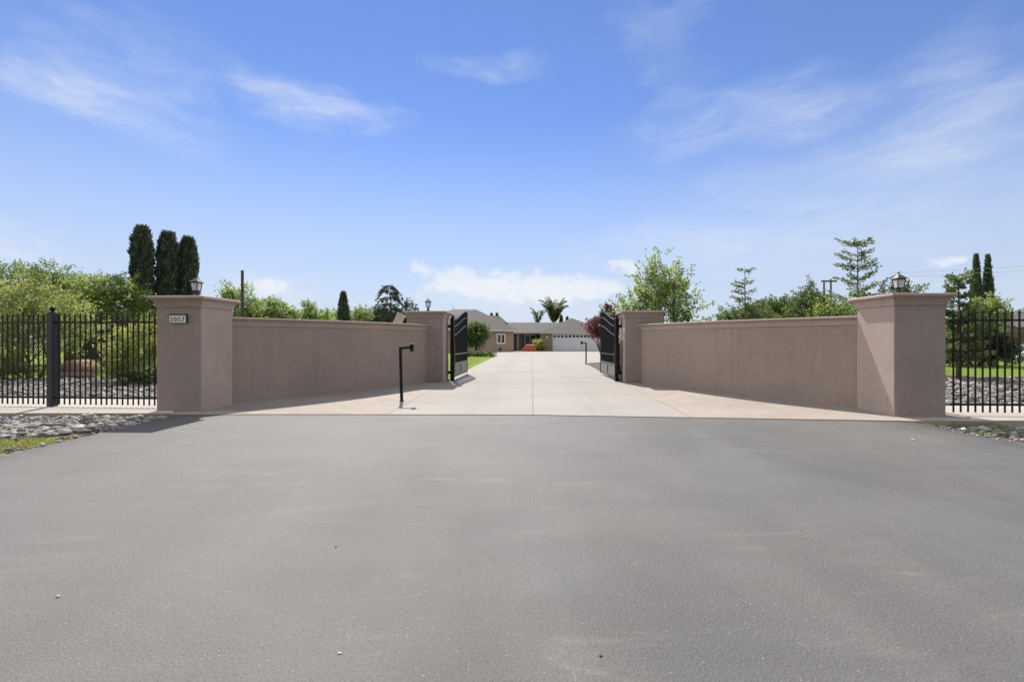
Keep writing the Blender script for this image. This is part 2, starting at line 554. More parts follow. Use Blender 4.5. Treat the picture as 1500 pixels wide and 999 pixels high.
# concrete: straight drive, pink flared apron on both sides, court before the garage
fl = [(-6.72, 9.255), (-3.0, 9.235)]
ue = uv(-3.0, 9.3), uv(3.0, 9.3)
slab('driveway', [(-2.55, 9.235), (0.41, 9.185), (3.5, 8.885), uv(3.0, 15.6), uv(3.0, 26.5), uv(4.6, 28.5), (14, 30), (14, 57.5), (-0.5, 58.9), (-5.5, 52), (-5.5, 47), (-4.2, 43.5),
                  uv(-3.05, 38.5), uv(-3.0, 15.6)], 0.012, 0.12, M['concrete'])
slab('apron_left', [(-8.6, 9.27), (-2.555, 9.24), uv(-3.005, 15.6), uv(-3.5, 17.2), uv(-4.6, 17.2), uv(-5.3, 13.6), uv(-7.6, 10.6), (-8.6, 10.6)], 0.012, 0.1, M['apron'])
slab('apron_right', [(3.505, 8.89), (7.47, 8.49), (8.9, 8.40), (8.9, 10.1), uv(7.6, 10.6), uv(5.3, 13.6), uv(4.6, 17.2), uv(3.5, 17.2), uv(3.005, 15.6)], 0.012, 0.1, M['apron'])
# kerb walks under the iron fences
slab('sidewalk_left', [(-40, 9.30), (-8.605, 9.275), (-6.9, 9.262), (-6.9, 9.30), (-8.605, 11.45), (-40, 11.55)], 0.03, 0.16, M['walk'])
slab('sidewalk_right', [(7.6, 8.455), (26, 8.2), (26, 10.15), (8.905, 10.25), (8.905, 8.6)], 0.03, 0.16, M['walk'])
# garden beds and lawns
slab('lawn', [(-60, 16.8), (-4.5, 16.8), (60, 16.8), (60, 70), (-60, 70)], -0.012, 0, M['lawn'])
slab('bed_left', [(-40, 11.4), (-7.0, 11.4), (-4.6, 15.4), (-4.2, 17.0), (-9, 18.2), (-14, 17.0), (-19, 16.8), (-26, 18.5), (-40, 18)], 0.0, 0, M['soil'])
slab('bed_right', [(8.6, 10.1), (40, 10.1), (40, 17.0), (26, 17.6), (18, 16.8), (14, 17.5), (8, 19), (4.6, 17.3), (5.0, 15.0), (7.2, 11.0)], 0.0, 0, M['soil'])
slab('verge_left', [(-40, -25), (-6.6, -25), (-6.6, 9.32), (-40, 9.36)], -0.055, 0, M['thatch'])
slab('verge_right', [(7.35, -25), (26, -25), (26, 8.25), (7.6, 8.5), (7.35, 8.5)], -0.055, 0, M['soil'])
slab('side_bed', [uv(3.0, 17.2), uv(9, 17.2), uv(9, 27.5), uv(4.6, 28.3), uv(3.0, 26.3)], 0.0, 0, M['soil'])

def joint(name, a, b, w=0.014, lift=0.015):
    d = Vector((b[0] - a[0], b[1] - a[1])).normalized(); n = Vector((-d.y, d.x)) * w / 2
    o = slab(name, [(a[0] + n.x, a[1] + n.y), (a[0] - n.x, a[1] - n.y), (b[0] - n.x, b[1] - n.y), (b[0] + n.x, b[1] + n.y)], lift, 0, M['joint'])
    return o

joint('driveway_joint', (0.42, 9.19), uv(0.05, 57), 0.022)
for v in (15.45, 20, 24.6, 29.2, 34, 39): joint('driveway_joint', uv(-2.98, v), uv(2.98, v), 0.012)
joint('driveway_joint', (-2.552, 9.24), uv(-3.002, 15.6), 0.012)
joint('driveway_joint', (3.502, 8.89), uv(3.002, 15.6), 0.012)
joint('driveway_joint', (-11.0, 9.3), (-11.0, 11.4), 0.012, 0.034)
joint('driveway_joint', (-40, 9.78), (-7.4, 9.70), 0.012, 0.034)
joint('driveway_joint', (8.6, 9.10), (26, 8.9), 0.012, 0.034)


# ------------------------------------------------------------------ gate pillars
def cap_prof(z0, z1, out):
    h = z1 - z0
    pr = [(0.0, z0 - 0.03), (0.022, z0 - 0.03), (0.022, z0 + 0.02)]
    for k in range(7):                                    # cove
        t = k / 6 * PI / 2
        pr.append((0.03 + (out - 0.05) * (1 - math.cos(t)), z0 + 0.025 + (h * 0.52) * math.sin(t)))
    for k in range(7):                                    # bullnose
        t = -PI / 2 + k / 6 * PI
        pr.append((out - 0.035 + 0.035 * math.cos(t), z1 - h * 0.2 + h * 0.2 * math.sin(t)))
    pr.append((out - 0.10, z1 + 0.004))
    return pr


def pillar(label, u, v, w, d, h, group='stucco gate pillars'):
    x, y = uv(u, v)
    t = empty('gate_pillar', label, 'pillar', (x, y, gz(y)), -PHI, group)
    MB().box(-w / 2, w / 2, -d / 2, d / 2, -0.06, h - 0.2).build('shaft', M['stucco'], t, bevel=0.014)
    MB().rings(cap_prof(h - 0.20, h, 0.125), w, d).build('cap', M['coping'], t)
    return t


OUT_W, IN_W = 0.97, 1.25
p_ol = pillar('stucco pillar with a house number plaque beside the left iron fence', -7.02 - OUT_W / 2 + .02, 9.27 + OUT_W / 2, OUT_W, 1.0, 2.43)
p_or = pillar('stucco pillar without a plaque, beside the right iron fence', 7.05 + 0.49, 9.28 + 0.515, 0.98, 1.03, 2.43)
p_il = pillar('stucco pillar between the left gate leaf and the left garden wall', -3.08 - IN_W / 2, 15.35 + .475, IN_W, 0.95, 2.43)
p_ir = pillar('stucco pillar between the right gate leaf and the right garden wall', 3.06 + IN_W / 2, 15.5 + .475, IN_W, 0.95, 2.43)

# number plaque on the outer left pillar
yq = -0.5
q = MB().box(-0.19, 0.20, yq - 0.035, yq - 0.001, 1.86, 2.05).build('number_plaque', M['ink'], p_ol, bevel=0.004)
q['label'] = 'white house number plaque in a black frame'
q2 = MB().box(-0.175, 0.178, yq - 0.041, yq - 0.0352, 1.868, 2.018).build('plate', M['plaque'], q)
for k, ch in enumerate('2057'):
    cu = bpy.data.curves.new('digit', 'FONT'); cu.body = ch; cu.size = 0.135; cu.extrude = 0.002; cu.align_x = 'CENTER'
    cu.materials.append(M['ink'])
    o = bpy.data.objects.new('digit', cu); C.objects.link(o); o.parent = q
    o.location = (-0.125 + k * 0.083, yq - 0.0445, 1.894); o.rotation_euler = (PI / 2, 0, 0)


# ------------------------------------------------------------------ curved garden walls
def catmull(pts, n=8):
    P = [Vector(p) for p in pts]; P = [P[0] * 2 - P[1]] + P + [P[-1] * 2 - P[-2]]
    out = []
    for i in range(1, len(P) - 2):
        for k in range(n):
            t = k / n
            a, b, c, d = P[i - 1], P[i], P[i + 1], P[i + 2]
            out.append(0.5 * ((2 * b) + (c - a) * t + (2 * a - 5 * b + 4 * c - d) * t * t + (3 * b - a - 3 * c + d) * t ** 3))
    out.append(P[-2])
    return out


CURVE = [(7.62, 9.8), (7.09, 10.42), (6.48, 11.12), (5.68, 12.0), (4.76, 13.25), (3.72, 15.2), (3.6, 15.52)]


def sweep(path, prof, zb=0.0, endcaps=True):
    """prof: closed list of (side offset, height); path 2-D"""
    mb = MB(); n = len(prof); vs = []; fs = []
    for i, p in enumerate(path):
        d = (path[min(i + 1, len(path) - 1)] - path[max(i - 1, 0)]).normalized()
        nn = Vector((-d.y, d.x))
        for o, z in prof: vs.append((p.x + nn.x * o, p.y + nn.y * o, z))
    for i in range(len(path) - 1):
        for k in range(n): fs.append((i * n + k, i * n + (k + 1) % n, (i + 1) * n + (k + 1) % n, (i + 1) * n + k))
    if endcaps: fs.append(tuple(range(n))); m = (len(path) - 1) * n; fs.append(tuple(m + k for k in range(n)))
    return mb.add(vs, fs)


def garden_wall(side, label):
    pts = [uv(side * (a + 0.0), b) for a, b in CURVE]
    path = catmull(pts, 7)
    o0 = Vector(pts[3])
    t = empty('garden_wall', label, 'wall', (o0.x, o0.y, gz(o0.y)), 0, 'curved stucco garden walls')
    loc = [p - o0 for p in path]
    top = 2.06 - gz(o0.y)
    th = 0.22
    s = -side                              # drive-facing side sits on the curve
    # face side of the wall (towards the drive) has offset 0, the back is th behind it
    body = sorted([0.0, s * th])
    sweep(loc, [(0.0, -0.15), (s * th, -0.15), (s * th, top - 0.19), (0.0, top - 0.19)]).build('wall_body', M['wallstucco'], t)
    pr = []
    half = [(0.0, top - 0.20), (0.02, top - 0.20), (0.02, top - 0.155)]
    for k in range(5):
        a = k / 4 * PI / 2
        half.append((0.025 + 0.055 * (1 - math.cos(a)), top - 0.15 + 0.085 * math.sin(a)))
    for k in range(6):
        a = -PI / 2 + k / 5 * PI
        half.append((0.078 + 0.03 * math.cos(a), top - 0.032 + 0.03 * math.sin(a)))
    pr = [(-s * o, z) for o, z in half] + [(s * (th + o), z) for o, z in reversed(half)]
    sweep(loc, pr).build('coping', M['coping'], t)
    return t


garden_wall(-1, 'curved mauve stucco garden wall on the left, behind the leaning keypad post')
garden_wall(1, 'curved brown stucco garden wall on the right of the driveway')


# ------------------------------------------------------------------ lanterns
def make_lantern(label, loc, rz):
    t = empty('pillar_lantern', label, 'lantern', loc, rz, 'lanterns on the gate pillars')
    MB().lathe([(0.10, 0.0), (0.10, 0.012), (0.085, 0.02), (0.075, 0.04), (0.05, 0.10), (0.036, 0.135), (0.05, 0.145), (0.06, 0.15)], 16).build('pedestal', M['bronze'], t)
    cage = MB()
    b, tp, z0, z1 = 0.072, 0.098, 0.152, 0.335
    cage.rings([(0.0, z0), (0.006, z0), (0.006, z0 + 0.014), (0.0, z0 + 0.014)], 2 * b, 2 * b)
    for sx, sy in ((1, 1), (-1, 1), (1, -1), (-1, -1)):
        cage.tube([(sx * b, sy * b, z0), (sx * tp, sy * tp, z1)], 0.008, 4, square=True)
    cage.rings([(-0.03, z1 - 0.01), (0.008, z1 - 0.01), (0.008, z1 + 0.006), (-0.03, z1 + 0.006)], 2 * tp, 2 * tp)
    cage.build('cage', M['bronze'], t)
    g = MB(); bb, tt = b - 0.006, tp - 0.006
    g.add([(-bb, -bb, z0 + .014), (bb, -bb, z0 + .014), (bb, bb, z0 + .014), (-bb, bb, z0 + .014), (-tt, -tt, z1 - .012), (tt, -tt, z1 - .012), (tt, tt, z1 - .012), (-tt, tt, z1 - .012)],
          [(0, 1, 5, 4), (1, 2, 6, 5), (2, 3, 7, 6), (3, 0, 4, 7), (3, 2, 1, 0), (4, 5, 6, 7)])
    g.build('glass', M['frost'], t)
    r = MB().rings([(0.034, z1 + 0.007), (0.036, z1 + 0.016), (0.0, z1 + 0.04), (-0.04, z1 + 0.075), (-0.075, z1 + 0.10)], 0.196, 0.196)
    r.build('roof', M['bronze'], t)
    MB().lathe([(0.012, z1 + 0.099), (0.014, z1 + 0.11), (0.006, z1 + 0.118), (0.012, z1 + 0.13), (0.009, z1 + 0.142), (0.002, z1 + 0.16)], 10).build('finial', M['bronze'], t)
    return t


def on_pillar(p, h=2.437): return (p.location.x, p.location.y, p.location.z + h)
lan = make_lantern('bronze lantern on the pillar with the number plaque', on_pillar(p_ol), -PHI)
lan.scale = (0.78, 0.78, 1.0)
for p, lb in ((p_or, 'bronze lantern on the big pillar by the right iron fence'),
              (p_il, 'small lantern on the pillar beside the left gate leaf'),
              (p_ir, 'small lantern on the pillar beside the right gate leaf')):
    c = copy_tree(lan); c.location = on_pillar(p); c['label'] = lb


# ------------------------------------------------------------------ swing gates
def S(t): return t * t * (3 - 2 * t)


def gate(side, label):
    hx, hy = uv(side * 2.88, 16.0)
    t = empty('driveway_gate', label, 'gate', (hx, hy, gz(hy)), 0, 'open driveway gate leaves')
    L = 2.8
    ang = PI / 2 - PHI + side * math.radians(2.5)          # leaf swings in, almost along the drive
    dx, dy = math.cos(ang), math.sin(ang)
    rise = 0.0                                              # leaf is hung level
    nx, ny = -dy, dx
    def P(s, z, o=0.0): return (dx * s + nx * o, dy * s + ny * o, z)
    def bar(s0, s1, z0, z1, r): return MB().tube([P(s0, z0), P(s1, z1)], r, 4, square=True)
    # hinge post
    MB().box(-0.065, 0.065, -0.065, 0.065, -0.05, 2.2, ang).build('hinge_post', M['black'], t, bevel=0.008)
    MB().lathe([(0.06, 2.2), (0.07, 2.215), (0.03, 2.235), (0.05, 2.27), (0.045, 2.31), (0.01, 2.34)], 12).build('finial', M['black'], t)
    op = MB().box(-0.10, 0.10, -0.09, 0.05, 0.28, 1.35, ang, P(-0.02, 0, -side * 0.0))
    op.build('gate_motor', M['black'], t, bevel=0.02)
    for z in (0.30, 1.93):
        MB().box(-0.03, 0.03, -0.16, 0.0, z - 0.05, z + 0.05, ang if side > 0 else ang + PI, P(0, 0, 0)).build('hinge_bracket', M['black'], t)
    s0 = 0.10
    for s in (s0, L): bar(s, s, 0.12, 2.17 + (0.42 if s == L else 0.0), 0.025).build('stile', M['black'], t)
    # three S-curved rails
    for zl, zr, r in ((2.17, 2.62, 0.022), (1.93, 2.37, 0.024), (1.62, 2.03, 0.024)):
        pts = [P(s0 + (L - s0) * k / 20, zl + (zr - zl) * S(k / 20)) for k in range(21)]
        MB().tube(pts, r, 6).build('curved_rail', M['satin'], t, True)
    for z in (0.93, 0.60, 0.14): bar(s0, L, z, z, 0.022).build('rail', M['satin'], t)
    n = 27
    for k in range(1, n):
        f = k / n; s = s0 + (L - s0) * f
        bar(s, s, 0.61, 2.16 + 0.45 * S(f), 0.009).build('picket', M['black'], t)
    MB().box(s0 + 0.03, L - 0.03, -0.006, 0.006, 0.165, 0.575, ang).build('kick_panel', M['panel'], t)
    bar(s0 + 1.35, s0 + 1.35, 0.21, 0.53, 0.022).build('lock_bolt', M['black'], t)
    for k in range(3):
        ring = [P(s0 + 0.16 + 0.30 * k + 0.085 * math.cos(a), 2.26 + 0.03 * k + 0.085 * math.sin(a)) for a in [2 * PI * j / 16 for j in range(17)]]
        if k == 0: MB().tube(ring, 0.012, 5).build('scroll', M['black'], t, True)
    return t


gate(-1, 'left black iron gate leaf swung open beside the lawn')
gate(1, 'right black iron gate leaf swung open beside the red leaved shrub')


# ------------------------------------------------------------------ keypad posts
def keypad(px, Z, lean, arm, label, top=1.31):
    x = gx(px, Z)
    t = empty('keypad_post', label, 'keypad post', (x, Z, gz(Z) + 0.012), 0, 'gooseneck gate keypad posts')
    MB().box(-0.055, 0.055, -0.055, 0.055, -0.01, 0.008).build('base_plate', M['black'], t)
    s = 1 if arm > 0 else -1
    MB().tube([(0, 0, 0), (lean, 0, top - 0.03)], 0.032, 4, square=True).build('pole', M['black'], t)
    MB().tube([(lean - s * 0.032, 0, top - 0.03), (lean + arm, 0, top)], 0.028, 4, square=True).build('arm', M['black'], t)
    MB().box(lean + arm - 0.03, lean + arm + 0.05, -0.07, 0.07, top - 0.10, top + 0.075).build('keypad_box', M['black'], t, bevel=0.01)
    MB().box(lean + arm - 0.045, lean + arm + 0.065, -0.085, 0.085, top + 0.075, top + 0.09).build('hood', M['panel'], t, bevel=0.004)
    return t


keypad(588.5, 11.05, -0.03, 0.27, 'black gooseneck keypad post in front of the left wall')
keypad(858.5, 25.6, 0.0, -0.27, 'small black keypad post inside the gateway by the garage door', 1.2)


# ------------------------------------------------------------------ iron fences
def fence(label, a, b, spacing, posts, group='black iron picket fences'):
    a, b = Vector(a), Vector(b)
    d = (b - a); L = d.length; ang = math.atan2(d.y, d.x)
    t = empty('iron_fence', label, 'fence', (a.x, a.y, 0.03), ang, group)
    for z in (0.21, 1.88): MB().box(0, L, -0.02, 0.02, z - 0.02, z + 0.02).build('rail', M['black'], t)
    h = 0.0112
    pk = MB()
    zt = 2.02
    pk.box(-h, h, -h, h, 0.055, zt)
    pk.add([(-0.016, -0.016, zt), (0.016, -0.016, zt), (0.016, 0.016, zt), (-0.016, 0.016, zt), (0, 0, zt + 0.09)],
           [(0, 1, 4), (1, 2, 4), (2, 3, 4), (3, 0, 4), (3, 2, 1, 0)])
    me = pk.mesh('picket'); me.materials.append(M['black'])
    n = int(L / spacing)
    for k in range(n):
        s = 0.06 + k * spacing
        if any(abs(s - p) < 0.09 for p in posts): continue
        o = bpy.data.objects.new('picket', me); C.objects.link(o); o.parent = t
        o.location = (s, 0, random.uniform(-0.004, 0.004)); o.rotation_euler = (0, random.uniform(-0.002, 0.002), 0)
    for p in posts:
        po = MB().box(p - 0.07, p + 0.07, -0.07, 0.07, -0.01, 2.09).build('post', M['postpaint'], t, bevel=0.01)
        MB().lathe([(0.075, 2.085), (0.078, 2.10), (0.03, 2.115), (0.022, 2.14), (0.05, 2.165), (0.058, 2.19), (0.05, 2.22), (0.03, 2.235), (0.012, 2.245)], 14, (p, 0, 0)).build('finial', M['black'], po, True)
    return t


fa, fb = (-7.42, 9.98), (-16.6, 10.62)
fence('black iron picket fence with a thick post, left of the numbered pillar', fa, fb, 0.1255, [2.86, 7.3])
fence('black iron picket fence right of the big right pillar', (8.72, 9.06), (14.8, 8.72), 0.138, [4.6])


# ------------------------------------------------------------------ stones
def ico(sub):
    bm = bmesh.new(); bmesh.ops.create_icosphere(bm, subdivisions=sub, radius=1)
    v = np.array([x.co[:] for x in bm.verts]); f = np.array([[y.index for y in x.verts] for x in bm.faces]); bm.free()
    return v, f


def mesh_np(name, V, Fc, tint=None, smooth=False):
    """V (n,3), Fc (m,k) faces with the same side count"""
    me = bpy.data.meshes.new(name)
    k = Fc.shape[1]; m = len(Fc)
    me.vertices.add(len(V)); me.vertices.foreach_set('co', np.ascontiguousarray(V, np.float32).ravel())
    me.loops.add(m * k); me.loops.foreach_set('vertex_index', np.ascontiguousarray(Fc, np.int32).ravel())
    me.polygons.add(m); me.polygons.foreach_set('loop_start', np.arange(0, m * k, k, dtype=np.int32))
    me.polygons.foreach_set('loop_total', np.full(m, k, np.int32))
    if smooth: me.polygons.foreach_set('use_smooth', np.ones(m, bool))
    if tint is not None:
        a = me.attributes.new('tint', 'FLOAT_COLOR', 'POINT')
        t = np.ones((len(V), 4), np.float32); t[:, :3] = tint
        a.data.foreach_set('color', t.ravel())
    me.update(calc_edges=True); me.validate()
    return me


PAL = 0.62 * np.array([(0.30, 0.285, 0.27), (0.45, 0.43, 0.40), (0.20, 0.20, 0.205), (0.34, 0.30, 0.26), (0.55, 0.53, 0.50), (0.14, 0.14, 0.15), (0.26, 0.25, 0.25)])


def stones(name, inside, n, bbox, size, zl, label, sub=1):
    bv, bf = ico(sub)
    x0, x1, y0, y1 = bbox
    pts = []
    while len(pts) < n:
        q = rng.uniform((x0, y0), (x1, y1), (n * 2, 2))
        pts += [p for p in q if inside(p[0], p[1])]
    pts = pts[:n]
    VV, FF, TT = [], [], []
    for i, p in enumerate(pts):
        s = size * rng.lognormal(0, 0.32)
        sc = np.array([s * rng.uniform(.7, 1.35), s * rng.uniform(.6, 1.0), s * rng.uniform(.4, .75)])
        v = bv * (1 + 0.16 * np.sin(bv @ rng.normal(0, 2.2, (3, 3)) + rng.uniform(0, 6, 3)).mean(1, keepdims=True) + rng.normal(0, .13, (len(bv), 1)))
        v = v * sc
        a, b = rng.uniform(0, 2 * PI), rng.normal(0, 0.35)
        R = np.array(Matrix.Rotation(a, 3, 'Z') @ Matrix.Rotation(b, 3, 'X'))
        v = v @ R.T + np.array([p[0], p[1], gz(p[1]) + zl + s * rng.uniform(0.05, 0.5)])
        VV.append(v); FF.append(bf + i * len(bv))
        TT.append(np.repeat((PAL[rng.integers(len(PAL))] * rng.uniform(.75, 1.2))[None], len(bv), 0))
    me = mesh_np(name, np.concatenate(VV), np.concatenate(FF), np.concatenate(TT), False)
    o = link(name, me, M['stone'])
    props(o, label, 'gravel', None, 'stuff')
    return o


def inpoly(poly):
    def f(x, y):
        c = False; j = len(poly) - 1
        for i in range(len(poly)):
            xi, yi = poly[i]; xj, yj = poly[j]
            if (yi > y) != (yj > y) and x < (xj - xi) * (y - yi) / (yj - yi) + xi: c = not c
            j = i
        return c
    return f


wl = inpoly([uv(-a, b) for a, b in CURVE] + [(-2, 20), (10, 20), (10, 0), (-6.8, 8)])
wr = inpoly([uv(a, b) for a, b in CURVE] + [(3, 20), (-10, 20), (-10, 0), (6.8, 8)])
stones('gravel', lambda x, y: not wl(x, y) and x < -7.2 and not (x > -8.7 and y < 11.0), 7600, (-20, -6.9, 11.55, 16.6), 0.054, 0.0, 'grey river stones in the bed behind the left iron fence')
stones('gravel', lambda x, y: not wr(x, y) and x > 8.9 and y < 17.2, 6600, (8.9, 19, 10.3, 17.2), 0.054, 0.0, 'grey river stones in the bed behind the right iron fence')
vl = lambda x, y: x < -6.78 - 0.08 * math.sin(y * 3) and x < -6.7 - max(0, 7.9 - y) * 1.6 and y < 9.16 and y > 6.9 + .15 * math.sin(x * 5)
stones('gravel', vl, 3400, (-13.5, -6.75, 5.2, 9.16), 0.048, -0.05, 'grey stones on the verge between the left fence and the road')
vr = lambda x, y: x > 7.55 + max(0, 8.45 - y) * 0.25 and y < 8.18 + 0.0 * x
stones('gravel', vr, 1100, (7.5, 12.5, 5.5, 8.2), 0.045, -0.05, 'grey stones on the verge right of the road')

stones('gravel', lambda x, y: abs(x + 6.78) < .12 or (x < -6.8 and math.sin(x * 7) + math.sin(y * 9) > .9), 260, (-10, -6.66, 5.2, 8.6), 0.026, -0.02, 'small loose stones scattered along the left edge of the road')
stones('gravel', lambda x, y: abs(x - 7.46) < .12, 120, (7.3, 7.6, 5.2, 8.3), 0.024, -0.01, 'small loose stones scattered along the right edge of the road')

# loose chips on the road
def chip(px, py, s, col, label):
    Z = H * F / (py - CY); x = gx(px, Z)
    bv, bf = ico(2)
    v = bv * (1 + 0.2 * np.sin(bv @ rng.normal(0, 2.5, (3, 3))).mean(1, keepdims=True)) * np.array([s, s * .7, s * .45])
    me = mesh_np('pebble', v, bf, np.repeat(np.array([col]), len(bv), 0), True)
    o = link('pebble', me, M['stone'], None, (x, Z, s * .3)); o.rotation_euler = (0, 0, rng.uniform(0, 6))
    return props(o, label, 'pebble', 'loose chips on the asphalt')

chip(498, 957, 0.010, (0.5, 0.49, 0.46), 'white stone chip lying on the asphalt in the left foreground')
chip(880, 961, 0.009, (0.02, 0.02, 0.02), 'black chip lying on the asphalt right of centre in the foreground')
chip(85, 874, 0.014, (0.32, 0.31, 0.29), 'pale flat chip lying on the asphalt near the left edge')
chip(1338, 644, 0.024, (0.5, 0.48, 0.44), 'white stone lying on the asphalt in front of the right pillar')
chip(1412, 629.5, 0.05, (0.75, 0.68, 0.58), 'cream stone at the road edge by the right verge')
chip(492, 801, 0.009, (0.02, 0.02, 0.02), 'tiny dark chip on the asphalt in the left middle ground')
chip(1280, 656, 0.012, (0.02, 0.02, 0.02), 'tiny dark chip on the asphalt near the right pillar')


# ------------------------------------------------------------------ foliage
def unit(a): return a / np.maximum(np.linalg.norm(a, axis=1, keepdims=True), 1e-9)


def leaf_mesh(name, P, U, W, tint, mat, parent, loc=(0, 0, 0)):
    n = len(P)
    V = np.empty((n, 4, 3))
    V[:, 0] = P; V[:, 1] = P + U * 0.5 + W; V[:, 2] = P + U; V[:, 3] = P + U * 0.5 - W
    Fc = np.arange(n * 4).reshape(n, 4)
    return link(name, mesh_np(name, V.reshape(-1, 3), Fc, np.repeat(tint, 4, 0)), mat, parent, loc)


def rand_dirs(n, up=0.0):
    d = rng.normal(0, 1, (n, 3)); d[:, 2] += up
    return unit(d)


def perp(U):
    r = rng.normal(0, 1, U.shape)
    return unit(np.cross(U, r))


def tints(n, var=0.25, yellow=0.12):
    b = rng.uniform(1 - var, 1 + var, (n, 1))
    y = rng.normal(0, yellow, (n, 1))
    return np.clip(b * np.concatenate([1 + y, np.ones((n, 1)), 1 - y], 1), 0.15, 3)


def broad(name, label, px, Z, blobs, ntw, mat, bark, leaf=0.09, twig=0.6, lpt=34, spread=0.09, trunk_r=0.08, stems=1, up=0.35,
          group=None, cat='tree', crown='crown', tr='trunk', trunk_h=None, fan=0.55):
    """blobs: (dx, dy, z, rx, ry, rz) relative to the foot; twigs grow out of the blobs, leaves sit along the twigs"""
    x, y = gx(px, Z), Z
    t = empty(name, label, cat, (x, y, gz(y) - 0.02), 0, group)
    vol = np.array([b[3] * b[5] for b in blobs]); vol = vol / vol.sum()
    A, D, Lg, TI = [], [], [], []
    for b, fr in zip(blobs, vol):
        n = max(4, int(ntw * fr))
        d = rand_dirs(n); rad = rng.uniform(0, 1, (n, 1)) ** 0.42
        lump = 1 + 0.34 * np.sin(d @ np.array([[3.1, 1.2, .7], [.5, 2.9, 1.7], [2.2, .8, 3.3]]) + rng.uniform(0, 6, 3)).mean(1, keepdims=True)
        p = np.array(b[:3]) + d * rad * lump * np.array(b[3:6])
        g = d * 0.8 + rng.normal(0, fan, (n, 3)); g[:, 2] += up
        A.append(p); D.append(unit(g)); Lg.append(twig * rng.uniform(.5, 1.3, n)); TI.append(tints(n, 0.22, 0.09))
    A, D, Lg, TI = np.concatenate(A), np.concatenate(D), np.concatenate(Lg), np.concatenate(TI)
    k = A[:, 2] > 0.12
    A, D, Lg, TI = A[k], D[k], Lg[k], TI[k]
    n = len(A)
    s = rng.uniform(0, 1, (n, lpt))
    P = A[:, None] + D[:, None] * (s * Lg[:, None])[..., None] + rng.normal(0, 1, (n, lpt, 3)) * spread * (1.15 - 0.8 * s[..., None])
    P = P.reshape(-1, 3)
    U = unit(np.repeat(D, lpt, 0) * 0.6 + rng.normal(0, .7, P.shape)) * (leaf * rng.uniform(.6, 1.3, (len(P), 1)))
    W = perp(U) * (leaf * 0.30 * rng.uniform(.7, 1.2, (len(P), 1)))
    T = np.repeat(TI, lpt, 0) * tints(len(P), 0.2, 0.06)
    P[:, 2] = np.maximum(P[:, 2], 0.03)
    leaf_mesh(crown, P, U, W, T, mat, t)
    # trunk, limbs, twigs
    mb = MB()
    b0 = np.array([b[:3] for b in blobs]).mean(0)
    th = trunk_h if trunk_h is not None else max(0.3, min(b[2] - b[5] * 0.5 for b in blobs))
    nodes_ = []
    for sidx in range(stems):
        a = 2 * PI * sidx / max(stems, 1) + 0.5
        r0 = 0.0 if stems == 1 else 0.14
        foot = Vector((r0 * math.cos(a), r0 * math.sin(a), -0.1))
        hd = Vector((b0[0] * .4 + r0 * 3 * math.cos(a), b0[1] * .4 + r0 * 3 * math.sin(a), th))
        mid = foot.lerp(hd, 0.5) + Vector((random.uniform(-.05, .05), random.uniform(-.05, .05), 0))
        mb.tube([foot, mid, hd], [trunk_r * 1.25, trunk_r, trunk_r * 0.85], 8)
        nodes_.append(hd)
    limbs = []
    for b in blobs:
        for _ in range(4 if len(blobs) < 4 else 2):
            h = min(nodes_, key=lambda q: (q - Vector(b[:3])).length)
            e = Vector(b[:3]) + Vector((random.uniform(-.55, .55) * b[3], random.uniform(-.55, .55) * b[4], random.uniform(-.2, .6) * b[5]))
            m = h.lerp(e, 0.5) + Vector((random.uniform(-.12, .12), random.uniform(-.12, .12), 0.08))
            mb.tube([h, m, e], [trunk_r * 0.6, trunk_r * 0.4, trunk_r * 0.12], 5)
            limbs += [m, m.lerp(e, .5), e]
    LA = np.array([l[:] for l in limbs])
    for i in rng.permutation(n)[:min(n, 130)]:
        j = np.argmin(((LA - A[i]) ** 2).sum(1))
        e = A[i] + D[i] * Lg[i] * 0.8
        mb.tube([LA[j], A[i], e], [0.016, 0.010, 0.004], 3, False)
    mb.build(tr, bark, t, True)
    return t


